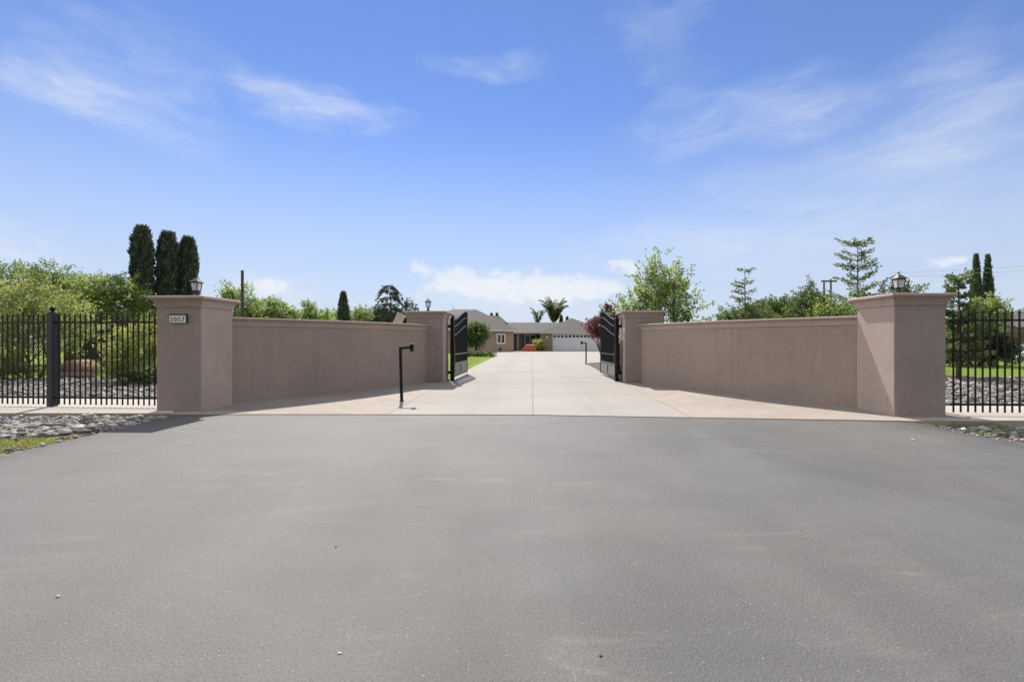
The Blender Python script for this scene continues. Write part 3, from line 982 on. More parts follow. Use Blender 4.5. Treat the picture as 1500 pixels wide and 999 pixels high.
def cypress(label, px, Z, topy, wpx, group, name='cypress_tree', n=5200, taper=0.35, sprig=0.34, mat='cypress', tip=0.25, pw=0.62):
    x = gx(px, Z); g0 = gz(Z); top = hz(topy, Z) - g0; R = wpx / 2 / F * Z
    t = empty(name, label, 'tree', (x, Z, g0), 0, group)
    def prof(h):                                          # h 0..1
        a = np.clip(h / 0.10, 0, 1) ** 0.6
        b = np.clip((1 - h) / taper, 0, 1) ** pw
        return R * np.minimum(a, 1) * (tip + (1 - tip) * b) * (1 - 0.12 * h)
    hh = rng.uniform(0.0, 1, n) ** 0.9
    th = rng.uniform(0, 2 * PI, n)
    lump = 1 + 0.14 * np.sin(3 * th + hh * 11 + 1.3) * np.sin(5 * hh * top) + 0.10 * np.sin(7 * th - hh * 23)
    r = prof(hh) * lump * (0.55 + 0.5 * rng.uniform(0, 1, n) ** 0.4)
    zz = 0.25 + hh * (top - 0.25) * 0.97
    P = np.stack([r * np.cos(th), r * np.sin(th), zz], 1)
    ou = np.stack([np.cos(th), np.sin(th), np.zeros(n)], 1)
    U = unit(ou * rng.uniform(0.0, 0.38, (n, 1)) + np.array([0, 0, 1.0]) + rng.normal(0, .22, (n, 3)))
    ln = sprig * rng.uniform(.5, 1.25, (n, 1))
    W = perp(U) * (sprig * 0.13 * rng.uniform(.7, 1.4, (n, 1)))
    T = tints(n, 0.3, 0.1)
    # a few stray sprigs at the tip
    m = 60 if tip > .2 else 14
    k = rng.permutation(n)[:m]; rr = rng.uniform(0, .62, m) * R * (1 if tip > .2 else .3); ta = rng.uniform(0, 2 * PI, m)
    P[k] = np.stack([rr * np.cos(ta), rr * np.sin(ta), top - sprig * 1.3 - rng.uniform(0, .45, m) * (rr / R + .2)], 1)
    U[k] = unit(np.array([0, 0, 1.0]) + rng.normal(0, .14, (m, 3)))
    ln[k] = sprig * rng.uniform(1.2, 2.0, (m, 1))
    leaf_mesh('crown', P - U * ln * .3, U * ln, W, T, M[mat], t)
    core = MB()
    pr = []
    for i in range(11):
        h = i / 10
        pr.append((max(0.02, float(prof(np.array([h]))[0]) * 0.62), 0.2 + h * (top * 0.9 - 0.2)))
    core.lathe(pr, 10)
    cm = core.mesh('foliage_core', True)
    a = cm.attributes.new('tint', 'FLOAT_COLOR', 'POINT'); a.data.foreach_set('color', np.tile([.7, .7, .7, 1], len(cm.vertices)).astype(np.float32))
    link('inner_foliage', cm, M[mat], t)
    MB().tube([(0, 0, -0.1), (0, 0, top * 0.5)], [R * .3, R * .15], 7).build('trunk', M['darkbark'], t)
    return t


def whorled(label, px, Z, topy, rpx, group, name='young_conifer', levels=9, dense_low=0.4, mat='conifer', droop=0.0, z0=0.5, lpb=46, nb=6,
            leaf=0.11, rise=0.35, trunk_r=0.06, toppow=0.8, lean=0.0, minr=0.35, per=1.0):
    """leader with tiers of side branches; tufts sit along the branches"""
    x = gx(px, Z); g0 = gz(Z); top = hz(topy, Z) - g0; R = rpx / F * Z
    t = empty(name, label, 'tree', (x, Z, g0), 0, group)
    mb = MB()
    mb.tube([(0, 0, -0.1), (0.02, 0, top * .5), (lean, 0.0, top)], [trunk_r * 1.2, trunk_r * .7, 0.008], 7)
    PP, UU, TT = [], [], []
    for l in range(levels):
        f = l / (levels - 1)
        z = z0 + (top - z0) * 0.95 * f
        rl = R * max(minr, (1 - f) ** toppow) * random.uniform(.8, 1.15)
        nbr = nb + (3 if f < dense_low else 0)
        a0 = random.uniform(0, 6)
        for k in range(nbr):
            if f > dense_low and random.random() > per: continue
            a = a0 + 2 * PI * k / nbr + random.uniform(-.35, .35)
            L = rl * random.uniform(.55, 1.12)
            zz = z + random.uniform(-.12, .12)
            q = [Vector((lean * f + math.cos(a) * L * s, math.sin(a) * L * s, zz + L * (rise * s - droop * s * s))) for s in (0, .35, .7, 1)]
            mb.tube(q, [0.02, 0.014, 0.009, 0.004], 4, False)
            m = int(lpb * (1.6 if f < dense_low else 1.0))
            s = rng.uniform(0.15, 1.05, m)
            base = np.stack([np.interp(s, (0, .35, .7, 1), [v[i] for v in q]) for i in range(3)], 1)
            tang = np.array([-math.sin(a), math.cos(a), 0])
            side = rng.normal(0, 1, (m, 1)) * 0.16 * L * (1.15 - s[:, None])
            base = base + tang * side + rng.normal(0, .035, (m, 3)) - np.array([0, 0, 1]) * np.abs(side) * 0.15
            u = unit(np.array([math.cos(a), math.sin(a), 0.25 - droop]) + tang * np.sign(side) * 0.8 + rng.normal(0, .45, (m, 3)))
            PP.append(base); UU.append(u); TT.append(np.repeat(tints(1, .2, .08), m, 0) * tints(m, .2, .06))
    P = np.concatenate(PP); U = np.concatenate(UU)
    U = U * (leaf * rng.uniform(.6, 1.4, (len(P), 1)))
    leaf_mesh('crown', P, U, perp(U) * (leaf * 0.27 * rng.uniform(.6, 1.2, (len(P), 1))), np.concatenate(TT), M[mat], t)
    mb.build('trunk', M['bark'], t, True)
    return t


def palm(label, px, Z, topy, fr, n=17, crown_h=None):
    x = gx(px, Z); g0 = gz(Z); top = hz(topy, Z) - g0 - fr * 0.95
    t = empty('palm_tree', label, 'palm', (x, Z, g0), 0, 'palms behind the house')
    mb = MB(); zs = [i / 8 for i in range(9)]
    mb.tube([(0.06 * math.sin(z * 3), 0, z * top - 0.1 * (1 - z)) for z in zs], [0.28 - 0.1 * z for z in zs], 9)
    mb.build('trunk', M['bark'], t, True)
    PP, UU, WW, TT = [], [], [], []
    rib = MB()
    for k in range(n):
        a = 2 * PI * k / n * 2.4 + random.uniform(-.2, .2)
        el = random.uniform(1.32, 1.56) if k < n * .7 else random.uniform(1.1, 1.3)
        L = fr * random.uniform(.8, 1.15)
        s = np.linspace(0, 1, 9)
        ang = el - s ** 2.6 * random.uniform(.5, 1.9)
        pr = np.cumsum(np.cos(ang)) * L / 9; pz = np.cumsum(np.sin(ang)) * L / 9
        C3 = np.stack([math.cos(a) * pr, math.sin(a) * pr, top + pz], 1)
        rib.tube([tuple(c) for c in C3], [0.04 * (1 - .8 * q) for q in s], 4, False)
        m = 190
        ss = rng.uniform(0.06, 1, m)
        B = np.stack([np.interp(ss, s, C3[:, i]) for i in range(3)], 1)
        sd = rng.choice([-1, 1], m)[:, None]
        tg = np.array([-math.sin(a), math.cos(a), 0])
        fw = np.array([math.cos(a) * .5, math.sin(a) * .5, 0.1])
        u = unit(tg * sd + fw + np.array([0, 0, -.45]) + rng.normal(0, .15, (m, 3)))
        ll = 0.17 * fr * np.sin(np.clip(ss, .1, .95) * PI)[:, None] ** .5
        PP.append(B); UU.append(u * ll); WW.append(unit(np.cross(u, [0, 0, 1.0])) * 0.085); TT.append(tints(m, .25, .1))
    leaf_mesh('fronds', np.concatenate(PP), np.concatenate(UU), np.concatenate(WW), np.concatenate(TT), M['palm'], t)
    rib.build('frond_stalks', M['palebark'], t)
    return t


BG_L = 'trees behind the left fence and wall'
BG_R = 'trees behind the right wall'
# --- left
broad('feathery_tree', 'light yellow green feathery tree rising behind the iron fence at the far left', 48, 17.2,
      [(0, 0, 1.5, 1.6, 1.3, .95), (-0.8, 0, 2.4, 1.1, 1.1, .85), (0.9, .2, 2.15, 1.1, 1.0, .85), (0.1, -.3, 3.0, .8, .8, .6)], 560, M['leaflight'], M['palebark'],
      0.085, 0.65, 36, 0.10, 0.05, 3, 0.45, BG_L, trunk_h=0.6)
broad('spreading_tree', 'dark flat topped tree at the left edge behind the feathery tree', 8, 23.5,
      [(-1.0, 0, 3.6, 1.5, 1.3, 1.1), (0.6, 0, 4.3, 1.3, 1.1, .8), (2.0, 0, 4.6, 0.9, .8, .5), (-.2, 0, 2.4, 1.6, 1.4, .9), (2.9, 0, 4.3, .7, .7, .4)], 520, M['leafmid'], M['bark'],
      0.12, 0.7, 34, 0.12, 0.11, 1, 0.25, BG_L, trunk_h=1.6)
broad('leafy_tree', 'mid green leafy tree just left of the three cypresses', 150, 24,
      [(0, 0, 2.6, 1.9, 1.5, 1.3), (0.2, 0, 4.0, 1.2, 1.0, .8), (-1.2, 0, 3.6, 1.0, .9, .7), (1.2, 0, 3.5, .9, .9, .7)], 640, M['leaf'], M['bark'],
      0.12, 0.65, 34, 0.12, 0.10, 1, 0.25, BG_L, trunk_h=1.2)
broad('leafy_tree', 'rust tinged tree between the feathery tree and the mid green tree', 98, 27,
      [(0, 0, 3.2, 1.7, 1.4, 1.2), (0.3, 0, 4.5, 1.1, 1.0, .55)], 320, M['leaf'], M['bark'], 0.12, 0.7, 30, 0.13, 0.10, 1, 0.2, BG_L, trunk_h=1.4)
for px, ty, lb in ((208, 329, 'tallest and leftmost of the three cypresses behind the numbered pillar'),
                   (246, 338, 'middle one of the three cypresses behind the numbered pillar'),
                   (276, 346, 'shortest and rightmost of the three cypresses, behind the lantern')):
    cypress(lb, px, 26 + (px - 208) * .02, ty - 2, 28 if px < 260 else 25, 'three cypresses behind the numbered pillar', n=7500, taper=.16, tip=.42, sprig=.3)
broad('leafy_tree', 'open green tree beside the tall dark pole behind the left wall', 352, 24,
      [(-.2, 0, 2.6, 1.1, .9, 1.0), (0.1, 0, 3.6, .75, .7, .55), (.6, 0, 2.4, .8, .8, .8)], 230, M['leaf'], M['bark'], 0.12, 0.55, 30, 0.10, 0.07, 1, 0.5, BG_L, trunk_h=1.2)
broad('leafy_tree', 'broad low green tree just right of the tall dark pole', 402, 25,
      [(0, 0, 2.4, 1.2, 1.0, .85), (-.2, 0, 3.0, .7, .7, .5), (.9, 0, 2.3, .7, .7, .6)], 260, M['leaf'], M['bark'], 0.12, 0.5, 30, 0.10, 0.07, 1, 0.4, BG_L, trunk_h=1.0)
broad('leafy_tree', 'small pointed green tree above the middle of the left wall', 455, 26,
      [(0, 0, 2.4, .75, .7, .7), (0, 0, 3.1, .35, .35, .4), (.8, 0, 2.3, .6, .6, .45)], 150, M['leaf'], M['bark'], 0.12, 0.45, 30, 0.09, 0.06, 1, 0.5, BG_L, trunk_h=1.0)
broad('leafy_tree', 'light green tree behind the small lone cypress', 512, 40,
      [(-1.3, 0, 3.0, 1.0, 1, .8), (0.9, 0, 3.2, 1.0, 1, .9)], 200, M['leaflight'], M['bark'], 0.15, 0.6, 30, 0.12, 0.08, 1, 0.4, BG_L, trunk_h=1.6)
cypress('small lone cypress above the left wall', 503, 34, 426, 17, BG_L, n=3000, sprig=.28)
# cedar with a rounded drooping crown
whorled('dark weeping cedar with a domed crown behind the left wall', 573, 40, 416, 40, BG_L, 'cedar_tree', 10, .30, 'cedar', 1.05, 1.7, 58, 7, .22, .42, .13, .34, -.1, .5, .8)
broad('conifer_bush', 'low dark conifer at the foot of the weeping cedar', 566, 42, [(-1.1, 0, 3.2, 1.3, 1.0, 1.0), (1.0, 0, 3.2, 1.2, 1, 1.0), (2.1, .0, 4.2, .45, .5, .7)], 300, M['cedar'], M['bark'], 0.17, .6, 32, .14, .08, 1, .1, BG_L, trunk_h=1.5)
# shrubs behind the left fence
broad('yellow_bush', 'yellow green bush behind the fence beside the numbered pillar', 199, 15.6,
      [(0, 0, 1.0, .8, .7, .85), (.3, 0, 1.55, .5, .5, .5), (-.25, 0, .75, .7, .6, .5)], 330, M['leafyellow'], M['bark'], 0.07, 0.42, 34, 0.07, 0.03, 3, 0.4, None, 'bush', 'foliage', 'stems', .4)
broad('low_shrub', 'low dark green shrub at the foot of the yellow green bush', 207, 14.7,
      [(-.5, 0, .24, .5, .4, .26), (.35, 0, .28, .55, .4, .3)], 150, M['leafdark'], M['bark'], 0.07, 0.25, 30, 0.06, 0.02, 2, 0.3, None, 'shrub', 'foliage', 'stems', .1)
broad('low_shrub', 'low green shrub at the left edge behind the iron fence', 8, 16.2,
      [(0, 0, .45, .8, .5, .42)], 150, M['leaf'], M['bark'], 0.07, 0.3, 30, 0.06, 0.02, 2, 0.3, None, 'shrub', 'foliage', 'stems', .1)
broad('tall_shrub', 'dark shrub below the three cypresses', 215, 22.5, [(0, 0, 1.7, 1.1, .8, .9), (-1.0, 0, 2.0, .7, .7, .6)], 200, M['leafdark'], M['darkbark'], 0.10, 0.45, 30, 0.1, 0.05, 2, 0.2, None, 'shrub', 'foliage', 'stems', .4)

# boulders
def boulder(px, Z, rx, rz, mat, label, zc=0.0):
    bv, bf = ico(4)
    n = np.sin(bv @ rng.normal(0, 1.6, (3, 3)) + rng.uniform(0, 6, 3)).mean(1, keepdims=True) * .14 + np.sin(bv @ rng.normal(0, 4, (3, 3))).mean(1, keepdims=True) * .05
    v = bv * (1 + n) * np.array([rx, rx * .6, rz])
    v[:, 2] = np.maximum(v[:, 2], -0.25)
    o = link('boulder', mesh_np('boulder', v, bf, None, True), mat, None, (gx(px, Z), Z, gz(Z) + zc))
    return props(o, label, 'boulder', 'boulders behind the left fence')

boulder(116, 17.3, 0.78, 0.30, M['boulder'], 'long reddish boulder resting on a grey rock behind the left fence', 0.38)
boulder(112, 17.1, 0.66, 0.22, M['greyrock'], 'flat grey rock under the reddish boulder', 0.08)

# dark shed and fallen limb seen between the pickets
def shed():
    Z = 20.5; x0, x1 = gx(90, Z), gx(173, Z)
    t = empty('garden_shed', 'dark low shed in shade behind the left fence', 'shed', ((x0 + x1) / 2, Z, gz(Z)))
    w = (x1 - x0) / 2
    MB().box(-w + .25, -w + 1.2, 0, 1.6, -0.1, 1.82).build('wall', M['shed'], t)
    MB().box(-w, w, -0.35, 2.0, 1.9, 2.2).build('roof', M['shed'], t)
    MB().box(-w - .05, w + .05, -0.38, -0.353, 1.84, 1.92).build('fascia', M['shedroof'], t)
    for s in (-w + .1, w - .2): MB().box(s, s + .09, -0.3, -0.21, -0.1, 1.895).build('post', M['shed'], t)
shed()

# poles
def metal_pole(px, Z, topy, label, w=0.045):
    x = gx(px, Z); h = hz(topy, Z) - gz(Z)
    t = empty('metal_pole', label, 'pole', (x, Z, gz(Z)), 0, 'dark metal poles behind the walls')
    MB().tube([(0, 0, -0.05), (0, 0, h)], w, 10).build('shaft', M['pole'], t)
    MB().lathe([(w, h), (w * 1.15, h + 0.004), (w * 1.15, h + .03), (w * .6, h + 0.05)], 10).build('pole_cap', M['pole'], t)
metal_pole(355, 15.5, 398, 'tall dark metal pole standing clear behind the left wall')
metal_pole(987, 20, 416, 'dark metal pole among the leaves of the tree behind the right wall', .055)

# leaning slatted panel
def panel():
    Z = 18.2
    a = Vector((gx(570, Z), Z, hz(473, Z) - .6)); b = Vector((gx(587, Z), Z, hz(459.5, Z)))
    t = empty('slatted_panel', 'cream slatted board leaning at a slant behind the left garden wall', 'panel', (a.x, a.y, gz(Z)))
    d = (b - a); d.normalize(); up = Vector((-d.z, 0, d.x))
    o = Vector((0, 0, a.z - gz(Z)))
    foot = -o.z / d.z
    for k in range(4):
        c0 = o + d * (foot) + up * (k * 0.085 - 0.16); c1 = o + d * ((b - a).length) + up * (k * 0.085 - 0.16)
        MB().tube([c0 + Vector((0, 0.0, 0)), c1], 0.032 if k else .04, 4, square=True).build('slat', M['cream'], t)
    MB().tube([o + d * ((b - a).length - .06) + up * -0.22 + Vector((0, .05, 0)), o + d * ((b - a).length - .06) + up * 0.16 + Vector((0, .05, 0))], 0.03, 4, square=True).build('crossbar', M['cream'], t)
panel()

# --- right
broad('red_shrub', 'dark red leaved shrub behind the right gate leaf', 890, 22.3,
      [(0.05, 0, 2.0, .55, .5, .7), (-.62, 0, 2.05, .30, .35, .48), (.1, 0, 2.8, .26, .3, .22)], 190, M['redleaf'], M['darkbark'], 0.10, 0.3, 32, 0.08, 0.04, 2, 0.1, None, 'shrub', 'foliage', 'stems', .9)
broad('leafy_tree', 'bright green open tree behind the pillar beside the right gate', 962, 21,
      [(0, 0, 2.4, 1.5, 1.2, 1.1), (0.1, 0, 3.5, 1.05, .9, .9), (-1.1, 0, 2.5, .6, .6, .6), (1.2, 0, 2.4, .6, .6, .6), (-.35, 0, 4.2, .55, .5, .55), (.55, 0, 3.9, .6, .5, .6)], 350, M['leaf'], M['bark'],
      0.13, 1.0, 30, 0.075, 0.07, 1, 0.55, BG_R, trunk_h=1.2, fan=.5)
whorled('thin conifer with a bare leader above the middle of the right wall', 1091, 22, 391, 46, BG_R, levels=10, dense_low=.42, lpb=30, nb=6, leaf=.13, rise=.36, toppow=.95, minr=.42, z0=1.3, per=.5)
broad('conifer_bush', 'low bushy conifer spreading at the foot of the thin conifer', 1093, 23,
      [(0, 0, 2.3, 1.1, 1.0, .8), (-.8, 0, 2.0, .7, .7, .65), (.8, 0, 2.1, .7, .7, .7)], 330, M['conifer'], M['bark'], .12, .5, 32, .09, .06, 1, .4, BG_R, trunk_h=1.0)
broad('round_tree', 'round dark green tree above the right wall between two conifers', 1137, 31,
      [(0, 0, 2.9, 1.35, 1.2, 1.15), (-.4, 0, 3.3, .8, .8, .7), (.6, 0, 3.3, .8, .8, .7)], 340, M['leafdark'], M['bark'], 0.14, 0.45, 34, 0.12, 0.09, 1, 0.3, BG_R, trunk_h=1.2)
broad('conifer_bush', 'bushy olive conifer with a thin spike left of the utility poles', 1187, 25,
      [(0, 0, 2.6, 1.2, 1.0, 1.0), (-.1, 0, 3.35, .75, .7, .55), (.7, 0, 2.7, .7, .7, .7), (0.0, 0, 4.1, .12, .12, .4)], 420, M['conifer'], M['bark'], 0.12, 0.45, 34, 0.09, 0.07, 1, 0.5, BG_R, trunk_h=1.2)
whorled('tall open conifer with tiered branches left of the big right pillar', 1256, 21, 355, 46, BG_R, levels=9, dense_low=.25, lpb=58, nb=7, leaf=.13, rise=.5, toppow=.28, minr=.5, z0=1.3, per=.8)
broad('leafy_tree', 'dense green tree at the foot of the tall tiered conifer', 1226, 23.5,
      [(-.3, 0, 2.4, 1.2, 1.0, .85), (1.0, 0, 2.5, 1.2, 1, .85)], 330, M['leaf'], M['bark'], 0.12, 0.5, 34, 0.11, 0.07, 1, 0.3, BG_R, trunk_h=1.0)
broad('young_tree', 'thin young tree spreading behind the lantern of the big right pillar', 1316, 19.5,
      [(-.6, 0, 3.3, 1.0, .8, .28), (.5, 0, 3.4, .6, .5, .30), (0, 0, 2.6, 1.0, .8, .5)], 130, M['conifer'], M['bark'], 0.12, 0.5, 28, 0.08, 0.05, 1, 0.3, BG_R, trunk_h=1.8)
whorled('young conifer beside the big right pillar behind the iron fence', 1404, 16.3, 402, 40, BG_R, levels=10, dense_low=.62, lpb=56, nb=6, leaf=.12, rise=.3, toppow=.5, minr=.45, z0=.75, trunk_r=.07, per=.9)
broad('bright_bush', 'yellow green leafy tree in front of the two slim cypresses', 1440, 24,
      [(0, 0, 2.5, .9, .8, .8), (.3, 0, 3.1, .55, .5, .4)], 170, M['leaf'], M['bark'], .11, .45, 32, .1, .05, 1, .3, BG_R, trunk_h=1.0)
broad('dark_hedge', 'dense dark hedge behind the right iron fence', 1432, 24,
      [(-1.4, 0, .95, 1.0, .8, .85), (0, 0, 1.0, 1.2, .8, .85), (1.1, 0, .95, .9, .8, .75)], 620, M['hedgeleaf'], M['darkbark'], .09, .3, 36, .1, .05, 3, .2, None, 'hedge', 'foliage', 'stems', .4)
for px, ty, lb in ((1430, 370, 'left one of the two slim cypresses behind the right iron fence'),
                   (1447, 371, 'right one of the two slim cypresses behind the right iron fence')):
    cypress(lb, px, 40, ty, 25, 'two slim cypresses on the right', n=5200, taper=1.0, sprig=.36, tip=.1, pw=.85)

# utility poles and wires
def hframe():
    Z = 62.0; g = gz(Z)
    t = empty('utility_pole', 'twin wooden utility pole with a crossarm beyond the right wall', 'utility pole', (gx(1212, Z), Z, g))
    a = Z / F
    for px, py in ((1207, 411), (1217, 409)):
        MB().tube([((px - 1212) * a, 0, -.2), ((px - 1212) * a, 0, hz(py, Z) - g)], [.16, .11], 8).build('post', M['polewood'], t)
    MB().box(-10 * a, 13 * a, -.17, -.115, hz(413.5, Z) - g, hz(411, Z) - g).build('crossarm', M['polewood'], t)
hframe()
for k, (y0, y1) in enumerate(((394.5, 391.5), (400.5, 398))):
    Z = 33.0
    pts = []
    for i in range(25):
        f = i / 24; px = 1300 + 900 * f
        yy = y0 + (y1 - y0) * (px - 1425) / 40 if px > 1425 else y0 + .05 * (1425 - px)
        yy = y0 - 0.05 * (px - 1425)
        pts.append((gx(px, Z), Z, hz(yy, Z)))
    o = MB().tube(pts, 0.008, 4).build('overhead_wire', M['wire'])
    props(o, ('upper' if k == 0 else 'lower') + ' overhead wire crossing the two slim cypresses', 'wire', 'overhead wires')

# neighbour's house, wooden fence, white chair
def neighbour():
    Z = 46.0; g = gz(Z); a = Z / F
    x0 = gx(1440, Z)
    t = empty('neighbour_house', 'low pale house with a grey roof behind the right iron fence', 'house', (x0, Z, g))
    L = 20.0
    MB().box(0.4, L, 0.6, 8, -.1, hz(479, Z) - g).build('wall', M['white'], t)
    e = hz(478, Z) - g; r = hz(456, Z + 5) - g
    MB().add([(0, 0, e), (L, 0, e), (L, 5, r), (3.5, 5, r), (0, 9, e), (L, 9, e)], [(0, 1, 2, 3), (0, 3, 4), (3, 2, 5, 4), (0, 4, 5, 1), (1, 5, 2)]).build('roof', M['roof'], t)
    MB().box(0, L, -.06, -.003, e - .12, e + .03).build('fascia', M['darkwall'], t)
    gx0 = gx(1484, Z) - x0
    MB().add([(gx0, -2.5, e - .1), (gx0 + 6, -2.5, e - .1), (gx0 + 3, -2.5, r - .5), (gx0, 4, e - .1), (gx0 + 6, 4, e - .1), (gx0 + 3, 4, r - .5)],
             [(0, 1, 2), (0, 2, 5, 3), (1, 4, 5, 2), (3, 5, 4), (0, 3, 4, 1)]).build('porch_roof', M['roof'], t)
    MB().box(gx0 + .3, gx0 + 5.7, -2.2, -1.9, -.1, e - .11).build('porch_wall', M['white'], t)
neighbour()

def wood_fence():
    Z = 33.0; a = (gx(1448, Z), Z); b = (gx(1640, Z), Z - 1)
    t = empty('wooden_fence', 'brown wooden board fence behind the lawn on the right', 'fence', (a[0], a[1], gz(Z)))
    L = b[0] - a[0]
    h = hz(486, Z) - gz(Z)
    mb = MB(); x = 0
    while x < L:
        w = random.uniform(.13, .15); mb.box(x, x + w, -.012, .012, 0.03, h + random.uniform(-.03, .02)); x += w + .008
    mb.build('board_panel', M['wood'], t)
    for z in (.35, h - .3): MB().box(0, L, .013, .06, z, z + .09).build('rail', M['wood'], t)
    for k in range(5): MB().box(k * 2.3, k * 2.3 + .1, .061, .16, -.1, h - .05).build('post', M['wood'], t)
wood_fence()

def chair():
    Z = 27.5; x = gx(1502, Z)
    t = empty('garden_chair', 'white wooden garden chair on the lawn at the right edge', 'chair', (x, Z, gz(Z)), -.5)
    MB().box(-.3, .3, -.3, .3, .36, .40).build('seat', M['white'], t)
    MB().add([(-.3, .28, .4), (.3, .28, .4), (.3, .32, .4), (-.3, .32, .4), (-.26, .62, 1.1), (.26, .62, 1.1), (.26, .66, 1.1), (-.26, .66, 1.1)], [(0, 1, 5, 4), (2, 3, 7, 6), (1, 2, 6, 5), (3, 0, 4, 7), (4, 5, 6, 7), (0, 3, 2, 1)]).build('backrest', M['white'], t)
    for sx in (-.3, .26):
        for sy in (-.3, .26): MB().box(sx, sx + .05, sy, sy + .05, 0, .36).build('leg', M['white'], t)
        MB().box(sx - .03, sx + .09, -.34, .36, .58, .61).build('armrest', M['white'], t)
chair()


# ------------------------------------------------------------------ the house
def house():
    Z = 56.0; g = gz(Z); k = Z / F
    X = lambda px, z=Z: (px - CX) / F * z
    t = empty('house', 'single storey tan house with grey hip roofs at the end of the driveway', 'house', (0, Z, g))
    def W(px, z): return X(px, z)
    R = lambda py, z: hz(py, z) - g
    # garage wing
    gx0, gx1 = X(793), X(893)
    eave = R(487.2, 56)
    fr = MB()
    d0, d1, dh = X(810), X(888), R(489.3, 56)
    fr.box(gx0, d0, 0, .25, -.1, eave); fr.box(d1, gx1, 0, .25, -.1, eave); fr.box(d0, d1, 0, .25, dh, eave)
    fr.box(gx0, gx0 + .25, .25, 7, -.1, eave); fr.box(gx1 - .25, gx1, .25, 7, -.1, eave)
    fr.build('garage_wall', M['brick'], t)
    gd = MB()
    for i in range(4):
        z0 = .0 + i * dh / 4; gd.box(d0 + .02, d1 - .02, .09, .13, z0 + .006, z0 + dh / 4 - .006)
    gdo = gd.build('garage_door', M['garage'], t)
    nw = 14; sw = (d1 - d0) / nw
    for i in range(nw):
        MB().box(d0 + sw * i + sw * .2, d0 + sw * i + sw * .82, .07, .088, dh * .80, dh * .93).build('pane', M['glass'], gdo)
    tr = MB(); tr.box(d0 - .12, d0 - .002, -.03, -.002, 0, dh + .12); tr.box(d0, d1, -.03, -.002, dh + .002, dh + .12); tr.box(d1 + .002, d1 + .12, -.03, -.002, 0, dh + .12)
    tr.build('door_trim', M['fascia'], t)
    pk = (X(838, 60.5), 4.6, R(466, 60.5))
    o = .3
    e = eave
    MB().add([(gx0 - o, -o, e), (gx1 + o, -o, e), (gx1 + o, 9.6, e), (gx0 - o, 9.6, e), (pk[0] - .1, pk[1], pk[2]), (pk[0] + .1, pk[1] + .4, pk[2])],
             [(0, 1, 4), (1, 2, 5, 4), (2, 3, 5), (3, 0, 4, 5), (0, 3, 2, 1)]).build('garage_roof', M['roof'], t)
    MB().box(gx0 - o, gx1 + o, -o - .03, -o - .002, e - .13, e + .03).build('fascia', M['fascia'], t)
    lp = MB().lathe([(.03, 0), (.09, .03), (.11, .2), (.06, .27), (.02, .3)], 10, (X(801), -.12, R(496, 56))); lp.build('wall_lamp', M['white'], t)
    # porch
    py = 3.0
    px0, px1 = X(752, 59), X(793, 59) + .02
    wl = MB()
    wx0, wx1, wz0, wz1 = X(768, 59), X(785, 59), R(504, 59), R(490.5, 59)
    pe = R(488.3, 58.5)
    wl.box(px0, wx0, py, py + .2, -.1, pe); wl.box(wx1, px1, py, py + .2, -.1, pe); wl.box(wx0, wx1, py, py + .2, wz1, pe); wl.box(wx0, wx1, py, py + .2, -.1, wz0)
    wl.build('porch_wall', M['darkwall'], t)
    wf = MB()
    for a, b, c, d in ((wx0, wx1, wz0, wz0 + .07), (wx0, wx1, wz1 - .07, wz1), (wx0, wx0 + .07, wz0 + .071, wz1 - .071), (wx1 - .07, wx1, wz0 + .071, wz1 - .071), ((wx0 + wx1) / 2 - .04, (wx0 + wx1) / 2 + .04, wz0 + .071, wz1 - .071)):
        wf.box(a, b, py - .03, py + .05, c, d)
    w = wf.build('window', M['white'], t)
    MB().box(wx0 + .02, wx1 - .02, py + .06, py + .075, wz0 + .02, wz1 - .02).build('pane', M['glass'], w)
    dr = MB().box(X(755, 59), X(764.5, 59), py - .05, py - .003, 0.0, 2.05).build('front_door', M['panel'], t)
    MB().lathe([(.03, 0), (.03, .04)], 8, (X(763, 59), py - .09, 1.0)).build('handle', M['bronze'], dr)
    for px in (758.5, 792):
        MB().box(X(px, 58) - .07, X(px, 58) + .07, 1.9, 2.04, -.05, pe - .005).build('porch_post', M['fascia'], t)
    # centre roof
    rz = R(472.5, 63)
    rx0, rx1 = X(728, 63), X(850, 63)
    ee = R(487.4, 57.8)
    MB().add([(X(748, 57.8), 1.5, ee), (X(797, 57.8), 1.5, ee), (rx1, 7, rz), (rx0, 7, rz), (rx0 - .5, 13, ee), (rx1 + .5, 13, ee), (X(738, 57.8), 2.2, ee)],
             [(0, 1, 2, 3), (3, 2, 5, 4), (1, 5, 2), (0, 3, 6), (6, 3, 4), (0, 6, 4, 5, 1)]).build('centre_roof', M['roof'], t)
    MB().box(X(752, 57.8), X(795, 57.8), 1.44, 1.47, ee - .13, ee + .03).build('fascia', M['fascia'], t)
    # left wing, front wall runs slightly away to the right
    A = Vector((-9.5, 47.0 - Z)); B = Vector((X(752.5, 55), 55 - Z))
    d = (B - A); L = d.length; ang = math.atan2(d.y, d.x); d.normalize()
    le = R(484.2, 55)
    ws0 = None
    def along(px):                         # where the line of sight meets the wall
        f = (px - CX) / F
        s = (f * (A.y + Z) - A.x) / (d.x - f * d.y)
        return s
    s0, s1 = along(728.3), along(738.6)
    at = (A.x, A.y, 0)
    zz0, zz1 = 1.05, 2.0
    mb = MB()
    mb.box(0, s0, 0, .25, -.3, le, ang, at); mb.box(s1, L, 0, .25, -.3, le, ang, at); mb.box(s0, s1, 0, .25, zz1, le, ang, at); mb.box(s0, s1, 0, .25, -.3, zz0, ang, at)
    mb.box(L - .25, L, .25, 8, -.3, le, ang, at)
    mb.build('wing_wall', M['housewall'], t)
    f = MB()
